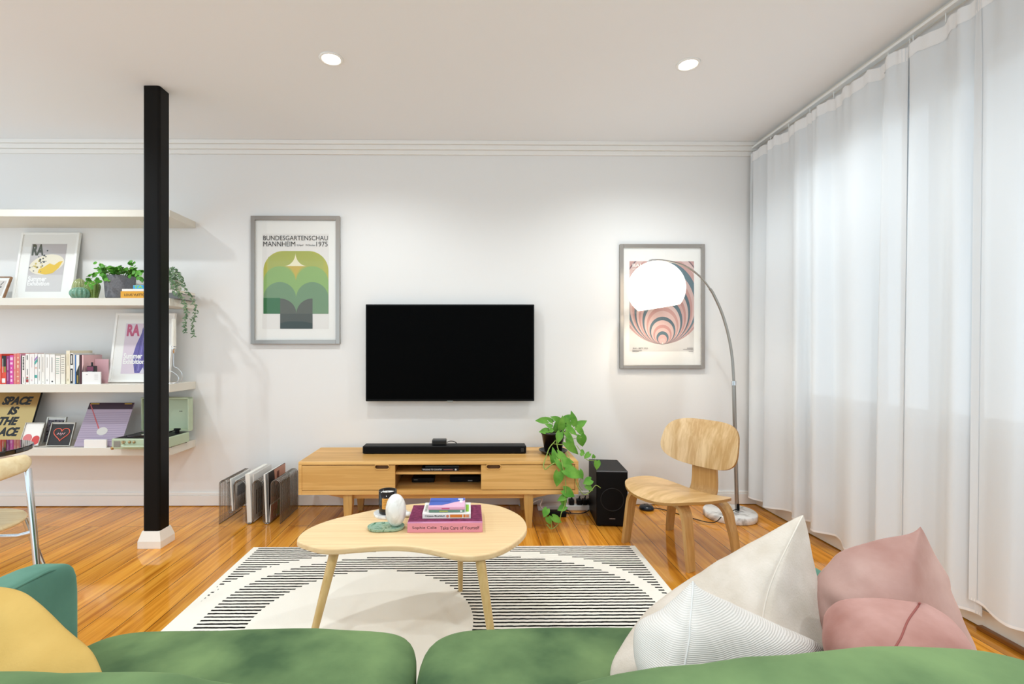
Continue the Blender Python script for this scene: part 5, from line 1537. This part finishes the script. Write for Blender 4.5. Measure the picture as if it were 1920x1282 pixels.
def leg3(foot, top, r0, r1):
    t.part('leg', MB(ASH_LEG).cyl(Vector(foot) - tc_, Vector(top) - tc_, r0, r1, 20))
leg3((-0.590, 1.69, 0.0115), (-0.515, 1.80, TZ - 0.024), 0.0105, 0.0185)
leg3((0.086, 1.62, 0.0115), (0.026, 1.725, TZ - 0.024), 0.0105, 0.0185)
leg3((-0.057, 2.24, 0.0115), (-0.056, 2.13, TZ - 0.024), 0.0105, 0.0165)

# books on the table
def flat_book(name, label, x0, x1, y0, y1, z, h, c, spine=None, rz=0.0, top=None, board=0.003, rough=0.45):
    t = Thing(name, label, 'book', ((x0 + x1) / 2, y0, z), (0, 0, rz), 'books on the coffee table')
    w2, d = (x1 - x0) / 2, y1 - y0
    mb = MB(plain(c, rough)).box(-w2, w2, 0, min(0.004, h * .4), 0, h, min(0.002, h * .15)).box(-w2, w2, 0.002, d, 0, board * .8).box(-w2, w2, 0.002, d, h - board * .8, h)
    if top: top(mb, w2, d, h)
    if spine: spine(mb, w2, h)
    t.part('cover', mb)
    t.part('pages', MB(plain('ece5d8', 0.8)).box(-w2 + 0.003, w2 - 0.003, 0.004, d - 0.004, board * .8, h - board * .8))
def up(mb, c, pts, h, k=1, rough=0.6):
    mb.mat(plain(c, rough)).add([(x, y, h + 0.0003 * k) for x, y in pts], [list(range(len(pts)))])
def big_spine(mb, w2, h):
    mb.mat(plain('3c2226', 0.6)).text('Sophie Calle', -w2 + 0.020, 0.012, 0.096, 0.0135, -0.0006).text('Take Care of Yourself', -w2 + 0.130, 0.012, 0.155, 0.0135, -0.0006)
VEL = fabric('plum_velvet_cover', '8a3a5c', '632443', 60, 0.7, 0.6, bump=0.2)
def big_top(mb, w2, d, h):
    mb.mat(plain('e59bc4', 0.25, 0.2)).add([(-w2 + .001, 0.001, h + .0003), (w2 - .001, 0.001, h + .0003), (w2 - .001, 0.03, h + .0003), (-w2 + .001, 0.03, h + .0003)], [[0, 1, 2, 3]])
    mb.mat(VEL).add([(-w2 + .001, 0.016, h + .0006), (w2 - .001, 0.016, h + .0006), (w2 - .001, d - .001, h + .0006), (-w2 + .001, d - .001, h + .0006)], [[0, 1, 2, 3]])
    mb.mat(plain('4d1835', 0.8))
    rr = random.Random(8)
    for k in range(60):
        x, y = rr.uniform(-w2 + .01, w2 - .02), rr.uniform(0.025, d - .015)
        mb.add([(x, y, h + .0009), (x + rr.uniform(.004, .012), y, h + .0009), (x + rr.uniform(.004, .012), y + .0025, h + .0009), (x, y + .0025, h + .0009)], [[0, 1, 2, 3]])
flat_book('book', 'large thick pink book with a plum velvet cover, lowest of the coffee table stack', -0.259, 0.039, 1.902, 2.122, TZ, 0.038, 'dc8f9e', big_spine, R(0.6), big_top)
z = TZ + 0.0392
def white_spine(mb, w2, h):
    mb.mat(plain('3a3633', 0.6)).text('Ottessa Moshfegh', -w2 + 0.010, 0.0055, 0.082, 0.010, -0.0006, fat=0.02)
    mb.mat(plain('dd7f5d', 0.6)).flat(circle(0.004, 0.0105, 0.0058, 16), -0.0006)
    mb.mat(plain('e5832a', 0.6))
    for (a, b_) in ((0.014, 0.064), (0.068, 0.077), (0.080, 0.086), (0.088, 0.091)): mb.flat([(a, 0.005), (b_, 0.005), (b_, 0.017), (a, 0.017)], -0.0006)
def white_top(mb, w2, d, h):
    up(mb, '8ec63f', [(w2 - .02, .02), (w2 - .008, .02), (w2 - .008, d - .03), (w2 - .02, d - .03)], h)
    for k in range(7): up(mb, '8b8781', [(-w2 + .006, .025 + k * .012), (-w2 + .016, .025 + k * .012), (-w2 + .016, .031 + k * .012), (-w2 + .006, .031 + k * .012)], h)
flat_book('book', 'white paperback with orange blocks on its spine, on the large pink book', -0.204, -0.008, 1.947, 2.085, z, 0.0215, 'f3f0ea', white_spine, R(0.4), white_top)
z += 0.0222
def green_spine(mb, w2, h):
    mb.mat(plain('c8c84a', 0.6)).flat([(-0.03, .003), (0.005, .003), (0.005, .0065), (-0.03, .0065)], -0.0006).mat(plain('dfe3df', 0.6)).flat([(0.055, .001), (0.064, .001), (0.064, .0085), (0.055, .0085)], -0.0006)
flat_book('book', 'thin grey-green book in the middle of the coffee table stack', -0.179, -0.034, 1.957, 2.07, z, 0.0105, '6d8f7c', green_spine, R(0.5))
z += 0.0108
def pink_spine(mb, w2, h):
    mb.mat(plain('c7416f', 0.6)).flat([(-0.02, .0035), (0.012, .0035), (0.012, .007), (-0.02, .007)], -0.0006)
def blue_top(mb, w2, d, h):
    up(mb, 'e6b6cf', [(-w2 + .001, .002), (w2 - .001, .002), (w2 - .001, d - .001), (-w2 + .001, d - .001)], h)
    up(mb, '4a64b8', [(-w2 + .001, .022), (-0.02, .024), (0.01, .045), (0.03, .062), (w2 - .001, .085), (w2 - .001, d - .001), (-w2 + .001, d - .001)], h, 2)
    up(mb, '37509e', [(-w2 + .001, .060), (-0.03, .072), (0.01, .066), (0.02, .08), (-w2 + .001, .085)], h, 3)
    up(mb, 'eef0f6', [(0.045, .092), (0.066, .092), (0.066, .108), (0.045, .108)], h, 3)
    up(mb, 'f3eef2', [(0.052, .055), (0.064, .055), (0.064, .085), (0.052, .085)], h, 3)
flat_book('book', 'thin pink book with a blue mountain cover, topmost of the coffee table stack', -0.181, -0.032, 1.955, 2.075, z, 0.0115, 'e3a9c4', pink_spine, R(0.3), blue_top)

# candle on its coaster, stone egg on its tray
cc = at_z(727, 968, TZ + 0.012) ; cc = Vector((-0.372, 2.105, 0))
solo('coaster', MB(MARBLE).prism([(cc.x + 0.012 + 0.074 * math.cos(R(a)) * (1 + .05 * math.sin(R(3 * a))), cc.y + 0.062 * math.sin(R(a)) * (1 + .06 * math.cos(R(2 * a)))) for a in range(0, 360, 8)], TZ, TZ + 0.012, 0.003), 'white marble coaster under the black candle jar', 'coaster')
t = Thing('candle_jar', 'black glass candle jar with an orange label beside the white stone egg', 'candle', (cc.x, cc.y, TZ + 0.012))
t.part('jar', MB(plain('0d0c0d', 0.08)).lathe([(0.0, 0.0), (0.036, 0.0), (0.039, 0.006), (0.039, 0.098), (0.036, 0.098), (0.0355, 0.084), (0.0, 0.084)], n=40))
t.part('wax', MB(plain('efece6', 0.5)).lathe([(0.0, 0.086), (0.0355, 0.0855)], n=32))
t.part('wick', MB(BLACK).cyl((0, 0, 0.085), (0.001, 0, 0.093), 0.001, n=6))
mb = MB(plain('d99a45', 0.6))
def lab_pt(u, v): a = R(-118 + 62 * u); return Vector((0.0394 * math.cos(a), 0.0394 * math.sin(a), 0.026 + 0.046 * v))
mb.grid(lab_pt, 14, 3)
mb.mat(plain('6b4517', 0.6))
for k in range(5):
    a0, a1, zb_ = R(-104 - (2 if k % 2 else -3)), R(-76), 0.034 + 0.007 * k
    mb.add([(0.0397 * math.cos(a), 0.0397 * math.sin(a), zz_) for a, zz_ in ((a0, zb_), ((a0 + a1) / 2, zb_), (a1, zb_), (a1, zb_ + .0016), ((a0 + a1) / 2, zb_ + .0016), (a0, zb_ + .0016))], [[0, 1, 4, 5], [1, 2, 3, 4]])
t.part('label', mb, label='orange paper label')
tr = Vector((-0.3505, 1.945, TZ))
t = Thing('tray', 'small oval green speckled tray with the white stone egg on it', 'tray', tuple(tr), (0, 0, R(4)))
def stad(w, d, z_, n=14):
    return [Vector((w - d + d * math.cos(R(a)), d * math.sin(R(a)), z_)) for a in [-90 + 180 * i / n for i in range(n + 1)]] + [Vector((-(w - d) + d * math.cos(R(a)), d * math.sin(R(a)), z_)) for a in [90 + 180 * i / n for i in range(n + 1)]]
loops = [stad(0.066, 0.036, 0.0), stad(0.072, 0.042, 0.004), stad(0.074, 0.044, 0.013), stad(0.072, 0.042, 0.013), stad(0.069, 0.039, 0.008), stad(0.05, 0.022, 0.008)]
vs = [p for lp_ in loops for p in lp_]; n_ = len(loops[0])
fs = [[j * n_ + i, j * n_ + (i + 1) % n_, (j + 1) * n_ + (i + 1) % n_, (j + 1) * n_ + i] for j in range(len(loops) - 1) for i in range(n_)] + [list(range(n_))[::-1], [5 * n_ + i for i in range(n_)]]
t.part('dish', MB(GREEN_MARBLE).add(vs, fs))
solo('stone_egg', MB(EGG).ell((-0.312, 1.952, TZ + 0.0085 + 0.065), 0.0435, 0.0435, 0.065, 36, 22, fn=lambda a, ph: 1.0 + 0.05 * math.cos(ph + 1.9)), 'white veined stone egg standing on the green tray', 'ornament')
solo('pebble', MB(MARBLE).ell((-0.283, 2.085, TZ + 0.011), 0.02, 0.016, 0.011, 16, 10), 'small veined pebble on the table behind the stone egg', 'ornament')

# ================================================================ SOFA
t = Thing('sofa', 'green velvet two-seat sofa seen from behind in the foreground', 'sofa', (-0.126, 0.9, 0))
so = Vector((-0.126, 0.9, 0))
def sofa_part(name, mb, **k): return t.part(name, mb, world=True, **k)
def wrinkle(amp, sc_, seed):
    def f(w_, q):
        nz_ = noise.noise(Vector((w_.x * sc_ + seed, w_.y * sc_ * 1.4, w_.z * sc_)))
        n2 = noise.noise(Vector((w_.x * sc_ * 2.7 + w_.y * 3 + seed, w_.y * sc_ * 2, w_.z * sc_ * 2 + 5)))
        return w_ + Vector((q.x, q.y, q.z)).normalized() * amp * (nz_ + 0.4 * n2)
    return f
for (x0, x1, seed) in ((-0.965, -0.128, 1.0), (-0.124, 0.715, 4.2)):
    sofa_part('seat_cushion', rounded_box(MB(GREEN_VELVET), ((x0 + x1) / 2, 0.895, 0.345), ((x1 - x0) / 2, 0.352, 0.088), 7.0, 20, 0.012, wrinkle(0.006, 4.0, seed)))
sofa_part('base', rounded_box(MB(TEAL_VELVET), (-0.125, 0.82, 0.185), (0.90, 0.40, 0.075), 10, 10))
def arm_fn(w_, q):
    # the arm leans outwards a little and is rounded towards the front
    f = max(0.0, (w_.y - 0.95) / 0.25)
    w_.z -= 0.006 * f * f if w_.z > 0.4 else 0
    return w_
for sx in (-1, 1):
    xi = -0.125 + sx * 0.84
    a_ = sofa_part('arm', rounded_box(MB(TEAL_VELVET), (xi + sx * 0.042, 0.76, 0.38), (0.042, 0.435, 0.258), 11.0, 14, 0.0, arm_fn))
    pip = [Vector((xi + sx * 0.007, y_, 0.629 - 0.006 * max(0, (y_ - 0.95) / 0.25) ** 2)) for y_ in [0.36 + 0.05 * i for i in range(16)]] + [Vector((xi + sx * 0.012, 1.150, 0.612))]
    p = bpy.data.objects.new('piping', MB(TEAL_VELVET).tube(catmull(pip, 3), 0.004, 8).mesh('piping', t.I)); COL.objects.link(p); p.parent = a_
# back: one frame and two loose back cushions with sagging tops
sofa_part('back_frame', rounded_box(MB(GREEN_VELVET), (-0.125, 0.42, 0.36), (0.92, 0.06, 0.27), 9, 12))
def back_top(x):
    pts = [(-1.05, .688), (-0.66, .692), (-0.44, .692), (-0.34, .676), (-0.26, .64), (-0.13, .60), (0.0, .61), (0.10, .65), (0.18, .682), (0.27, .696), (0.42, .714), (0.58, .723), (0.74, .728), (0.9, .727)]
    for (a, za), (b_, zb_) in zip(pts, pts[1:]):
        if a <= x <= b_:
            u = (x - a) / (b_ - a); u = u * u * (3 - 2 * u)
            return za + (zb_ - za) * u
    return pts[0][1] if x < pts[0][0] else pts[-1][1]
def bc_fn(seed):
    wr = wrinkle(0.007, 5.0, seed)
    def f(w_, q):
        k = (w_.z - 0.42) / 0.30
        w_.z = 0.42 + k * (back_top(w_.x) - 0.42)
        return wr(w_, q)
    return f
for (x0, x1, seed) in ((-0.96, -0.128, 2.0), (-0.124, 0.83, 7.5)):
    sofa_part('back_cushion', rounded_box(MB(GREEN_VELVET), ((x0 + x1) / 2, 0.600, 0.57), ((x1 - x0) / 2, 0.098, 0.15), 5.0, 22, 0.0, bc_fn(seed)))
for x in (-0.9, 0.65):
    for y in (0.45, 1.12): sofa_part('leg', MB(ASH_LEG).cyl((x, y, 0.0115 if y > 1.0 else 0.0), (x, y, 0.12), 0.018, 0.025, 16))

P = at_y
def soft_cushion(label, apex, rows, back, m, seam_m, bulge=(0.03, 0.03), seed=0.0, wr=0.004, seam=True, group='loose cushions on the sofa', fold=0.006):
    """a cushion standing on edge: loops through left flank, seam, right flank and hidden back, run from the top corner down to the seat"""
    A = P(*apex)
    loops = []
    for k, (l_, s_, r_) in enumerate(rows):
        l_, s_, r_ = P(*l_), P(*s_), P(*r_)
        c_ = (l_ + r_) / 2
        away = (c_ - EYE).normalized()
        w_ = (r_ - l_).length
        f = min(1.0, w_ / 0.25)
        f1 = (l_ + s_) / 2 - away * bulge[0] * f
        f2 = (r_ + s_) / 2 - away * bulge[1] * f
        bk = c_ + away * (back * f) + Vector((0, 0, -0.02 * f))
        loops.append([l_, f1, s_, f2, r_, (r_ + bk) / 2 + away * 0.02 * f, bk, (l_ + bk) / 2 + away * 0.02 * f])
    cols = []
    for j in range(8):
        cols.append(catmull([A] + [lp_[j] for lp_ in loops], 7))
    nl = len(cols[0])
    vs, seam_pts = [], []
    PER = 9
    for i in range(nl):
        ring = catmull([c_[i] for c_ in cols], PER, closed=True)
        ctr_ = sum(ring, Vector()) / len(ring)
        for q, p in enumerate(ring):
            out = (p - ctr_)
            ln = out.length
            out = out / ln if ln > 1e-5 else Vector((0, 0, 1))
            f = min(1.0, ln / 0.08)
            v_ = p * 8.0 + Vector((seed, seed * 1.7, 0))
            d_ = wr * (noise.noise(v_) + 0.6 * noise.noise(v_ * 2.6))
            d_ += fold * max(0.0, noise.noise(Vector((p.x * 16 + seed + p.z * 9, p.y * 5, p.z * 7 - p.x * 6)))) ** 1.0 * f
            if seam: d_ -= 0.0045 * math.exp(-((q - 2 * PER) / 0.75) ** 2) * f
            w_ = p + out * d_ * f
            vs.append(w_)
            if q == 2 * PER: seam_pts.append(w_ + out * 0.0005)
    n_ = 8 * PER
    fs = [[i * n_ + q, (i + 1) * n_ + q, (i + 1) * n_ + (q + 1) % n_, i * n_ + (q + 1) % n_] for i in range(nl - 1) for q in range(n_)]
    mb = MB(m).add(vs, fs, True)
    mb.add(vs[-n_:], [list(range(n_))[::-1]])
    ctr_ = sum(vs, Vector()) / len(vs)
    t = Thing('cushion', label, 'cushion', (ctr_.x, ctr_.y, min(v.z for v in vs)), group=group)
    t.part('cover', mb, world=True)
    if seam: t.part('seam', MB(seam_m).tube(seam_pts[1:], 0.0016, 6), world=True)
soft_cushion('large oatmeal linen cushion standing on its edge in the sofa corner', (1506, 965, 1.0),
    [((1470, 982, 1.0), (1492, 992, .98), (1515, 996, 1.0)), ((1350, 1052, 1.03), (1450, 1082, .94), (1533, 1085, 1.0)), ((1240, 1122, 1.04), (1430, 1160, .91), (1551, 1170, .98)),
     ((1185, 1178, 1.0), (1434, 1235, .87), (1552, 1220, .95)), ((1148, 1250, .95), (1430, 1310, .84), (1530, 1280, .92)), ((1150, 1320, .92), (1400, 1370, .86), (1500, 1320, .91))],
    0.13, LINEN, plain('d8cdc0', 0.9), (0.02, 0.02), 1.3)
soft_cushion('white ribbed cushion lying in front of the large oatmeal one', (1299, 1088, .86),
    [((1284, 1104, .86), (1299, 1106, .85), (1318, 1106, .86)), ((1246, 1140, .87), (1296, 1150, .825), (1390, 1140, .88)), ((1196, 1166, .88), (1291, 1200, .795), (1480, 1180, .89)),
     ((1188, 1212, .86), (1281, 1250, .775), (1546, 1214, .89)), ((1200, 1266, .83), (1272, 1300, .76), (1540, 1262, .87)), ((1222, 1315, .82), (1280, 1345, .77), (1490, 1310, .85))],
    0.06, RIBBED, plain('d9d6d2', 0.9), (0.022, 0.03), 2.1, wr=0.006, fold=0.012)
soft_cushion('large dusty pink velvet cushion at the right end of the sofa', (1726, 987, .98),
    [((1706, 1000, .98), (1722, 1004, .965), (1736, 1004, .98)), ((1650, 1013, .99), (1712, 1050, .93), (1757, 1050, .975)), ((1585, 1040, 1.0), (1690, 1100, .905), (1782, 1105, .96)),
     ((1532, 1080, 1.0), (1680, 1150, .885), (1808, 1160, .94)), ((1532, 1150, .97), (1690, 1220, .86), (1838, 1220, .91)), ((1550, 1240, .93), (1700, 1290, .84), (1846, 1290, .88))],
    0.10, PINK, PINK, (0.012, 0.012), 3.3, wr=0.008, seam=False, fold=0.030)
soft_cushion('rose velvet cushion with a visible seam in front of the large pink one', (1725, 1129, .82),
    [((1702, 1127, .835), (1720, 1138, .82), (1742, 1134, .83)), ((1640, 1120, .86), (1702, 1164, .79), (1774, 1154, .82)), ((1575, 1124, .88), (1690, 1194, .765), (1804, 1184, .79)),
     ((1549, 1150, .88), (1674, 1224, .745), (1826, 1214, .765)), ((1546, 1195, .86), (1662, 1268, .735), (1846, 1250, .75)), ((1550, 1245, .84), (1655, 1310, .735), (1850, 1300, .745))],
    0.05, PINK2, plain('8f4f48', 0.9), (0.022, 0.026), 4.4, wr=0.007, fold=0.018)
soft_cushion('mustard yellow cushion at the left end of the sofa beside the arm', (-60, 1096, .92),
    [((-120, 1108, .91), (-55, 1126, .885), (30, 1104, .92)), ((-200, 1150, .88), (-50, 1176, .85), (74, 1130, .90)), ((-230, 1200, .85), (-40, 1226, .81), (122, 1178, .87)),
     ((-240, 1260, .81), (-30, 1286, .77), (170, 1224, .83)), ((-230, 1330, .78), (0, 1350, .745), (198, 1290, .80))],
    0.08, YELLOW, YELLOW, (0.02, 0.02), 5.2, seam=False, fold=0.005)

# ================================================================ CURTAINS
def curtain(label, ya, yb, xoff, seed, ztop=2.565, zbot=0.085, drift=0.0):
    """sheer hung along the right wall from y=ya (far) to y=yb (near)"""
    rr = random.Random(seed)
    knots = []
    y = 0.0
    Lh = ya - yb
    sg = 1
    while y < Lh:
        knots.append((y, sg * rr.uniform(0.5, 1.0), rr.uniform(0.6, 1.3)))
        y += rr.choice((0.03, 0.045, 0.07, 0.11, 0.15, 0.19)) * rr.uniform(0.8, 1.2)
        sg = -sg
    knots.append((Lh, sg * 0.4, 1.0))
    def wave(s_):
        for (a, va, _), (b_, vb, _) in zip(knots, knots[1:]):
            if a <= s_ <= b_:
                u = (s_ - a) / max(1e-6, b_ - a); u = (1 - math.cos(math.pi * u)) / 2
                return va + (vb - va) * u
        return knots[-1][1]
    nu = int(Lh / 0.008)
    zs = [0, 0.004, 0.01, 0.018, 0.03, 0.06, 0.12, 0.2, 0.32, 0.46, 0.6, 0.75, 0.88, 0.96, 0.985, 1.0]
    def pt(i, tz, dx=0.0):
        s_ = Lh * i
        amp = 0.018 + 0.026 * (tz ** 0.5) + 0.008 * tz
        lean = 0.02 * math.sin(3.1 * s_ + seed) * tz
        pinch_ = 0.007 * max(0.0, 1 - tz * 9) * math.sin(s_ * 95 + 2 * math.sin(s_ * 13 + seed))
        amp *= 0.3 + 0.7 * min(1.0, max(0.0, min(s_, Lh - s_)) / 0.07)
        x = WX - 0.075 + xoff - 0.02 * tz + amp * wave(min(Lh, max(0, s_ + lean))) + pinch_ + dx
        yy = ya - s_ + lean * 0.5 + drift * tz * (s_ / Lh - 0.5)
        ztp = ztop - 0.018 * abs(math.sin(s_ * 21 + seed)) ** 0.6
        zb_ = zbot + 0.012 * math.sin(s_ * 9 + seed) + 0.01 * noise.noise(Vector((s_ * 6, seed, 0)))
        return Vector((min(x, WX - 0.036), yy, ztp + (zb_ - ztp) * tz))
    t = Thing('sheer_curtain', label, 'curtain', (WX - 0.075, (ya + yb) / 2, zbot), group='white sheer curtains')
    t.part('fabric', MB(SHEER).add(*grid_from(lambda i, j: pt(i, zs[j]), nu, len(zs)), True), world=True)
    t.part('heading_tape', MB(SHEER_BAND).add(*grid_from(lambda i, j: pt(i, 0.026 * j / 3, -0.002), nu, 4), True), world=True)
    t.part('hem', MB(SHEER_BAND).add(*grid_from(lambda i, j: pt(i, 0.9955 + 0.0045 * j / 2, -0.002), nu, 3), True), world=True)
    for e in (0.0, 1.0):
        t.part('side_hem', MB(SHEER).add(*grid_from(lambda i, j: pt(abs(e - i * 0.028 / Lh), zs[j], -0.002), 4, len(zs)), True), world=True)
    # hooks that carry the heading
    k = 0
    for (s_, v, _) in knots[::2]:
        t.part('hook', MB(WHITE).cyl((WX - 0.05 + xoff * .5, ya - s_, ztop - 0.01), (WX - 0.05 + xoff * .5, ya - s_, ztop + 0.035), 0.0025, n=6), world=True)
def grid_from(fn, nu, nv):
    vs = [fn(i / (nu - 1), j) for j in range(nv) for i in range(nu)]
    fs = [[j * nu + i, j * nu + i + 1, (j + 1) * nu + i + 1, (j + 1) * nu + i] for j in range(nv - 1) for i in range(nu - 1)]
    return vs, fs
solo('curtain_track', MB(WHITE).box(WX - 0.066, WX - 0.032, 0.2, WY - 0.03, 2.598, 2.612, 0.002), 'white curtain track along the top of the window wall', 'curtain rail')
curtain('white sheer curtain farthest from the camera, next to the arc lamp', 3.485, 2.215, 0.0, 3)
curtain('white sheer curtain in the middle of the window wall, behind the pink cushions', 2.24, 1.885, 0.014, 8)
curtain('white sheer curtain nearest the camera at the right edge of the photo', 1.91, 0.55, -0.008, 14, zbot=0.115)

# ================================================================ DINING CORNER (left edge)
TT = 0.75
def table_outline():
    x1, y0, y1, r_ = -1.768, 1.67, 2.075, 0.2
    pts = [(-2.7, y0)]
    pts += [(x1 - r_ + r_ * math.cos(R(a)), y0 + r_ + r_ * math.sin(R(a))) for a in range(-90, 1, 10)]
    pts += [(x1 - r_ + r_ * math.cos(R(a)), y1 - r_ + r_ * math.sin(R(a))) for a in range(0, 91, 10)]
    return pts + [(-2.7, y1)]
tb = Vector((-2.2, 1.87, 0))
t = Thing('dining_table', 'dark glossy dining table end entering at the left edge of the photo', 'table', tuple(tb))
t.part('tabletop', MB(plain('1c1512', 0.05, spec=0.8)).prism([(x - tb.x, y - tb.y) for x, y in table_outline()], TT - 0.020, TT, 0.004))
for (x, y) in ((-2.62, 1.72), (-2.62, 2.02)):
    t.part('leg', MB(BLACK_SATIN).cyl((x - tb.x, y - tb.y, 0), (x - tb.x, y - tb.y, TT - 0.02), 0.016, n=16))
# chair with a bow-shaped wooden back on chrome legs
sc0 = Vector((-1.88, 1.80, 0))
t = Thing('dining_chair', 'chrome-legged dining chair with a pale bow-shaped wooden back at the dark table', 'chair', tuple(sc0))
NB, NRg = 30, 16
vs, fs = [], []
for j in range(NB + 1):
    u = j / NB
    a = R(-8 - 128 * u)
    m_ = math.sin(math.pi * u)
    hh = 0.027 + 0.020 * m_ ** 0.7
    th_ = 0.020 - 0.007 * m_
    if j in (0, NB): hh *= 0.62; th_ *= 0.62
    rad = 0.278 - 0.015 * m_
    zc = 0.712 - 0.010 * m_
    for i in range(NRg):
        b_ = 2 * math.pi * i / NRg
        rr_ = rad + th_ * math.cos(b_)
        aa = a + (-0.03 if j == 0 else 0.03 if j == NB else 0)
        vs.append((rr_ * math.cos(aa), rr_ * math.sin(aa), zc + hh * math.sin(b_) + 0.018 * (1 - m_)))
for j in range(NB):
    for i in range(NRg): fs.append([j * NRg + i, j * NRg + (i + 1) % NRg, (j + 1) * NRg + (i + 1) % NRg, (j + 1) * NRg + i])
fs += [list(range(NRg))[::-1], [NB * NRg + i for i in range(NRg)]]
t.part('backrest', MB(CHAIR_WOOD).add(vs, fs, True), label='pale wooden bow back')
st_ = MB(CHAIR_WOOD)
sx0, sy0 = -0.105, 0.065
prof = [(0.0, 0.438), (0.17, 0.436), (0.196, 0.444), (0.200, 0.452), (0.196, 0.459), (0.16, 0.455), (0.0, 0.449)]
t.part('seat', st_.lathe(prof, (sx0, sy0, 0), 48), label='round pale wooden seat')
e0 = Vector((0.273, -0.050, 0.705))
feet = [(Vector((0.370, -0.085, 0.0)), e0, 'leg'), (Vector((-0.31, -0.25, 0.0)), Vector((-0.195, -0.195, 0.705)), 'leg'),
        (Vector((0.10, 0.29, 0.0)), Vector((0.03, 0.20, 0.436)), 'leg'), (Vector((-0.36, 0.16, 0.0)), Vector((-0.26, 0.12, 0.436)), 'leg')]
for f_, h_, nm in feet:
    t.part(nm, MB(CHROME).tube([f_, f_.lerp(h_, 0.5), h_], 0.0105, 14))
for (f_, h_, _) in feet[:2]:
    p_ = f_.lerp(h_, 0.68)
    q_ = Vector((sx0, sy0, 0.434)) + (Vector((p_.x - sx0, p_.y - sy0, 0))).normalized() * 0.17
    t.part('seat_rail', MB(CHROME).tube([p_, p_.lerp(q_, 0.3) + Vector((0, 0, -0.008)), q_], [0.0095, 0.008, 0.007], 10))
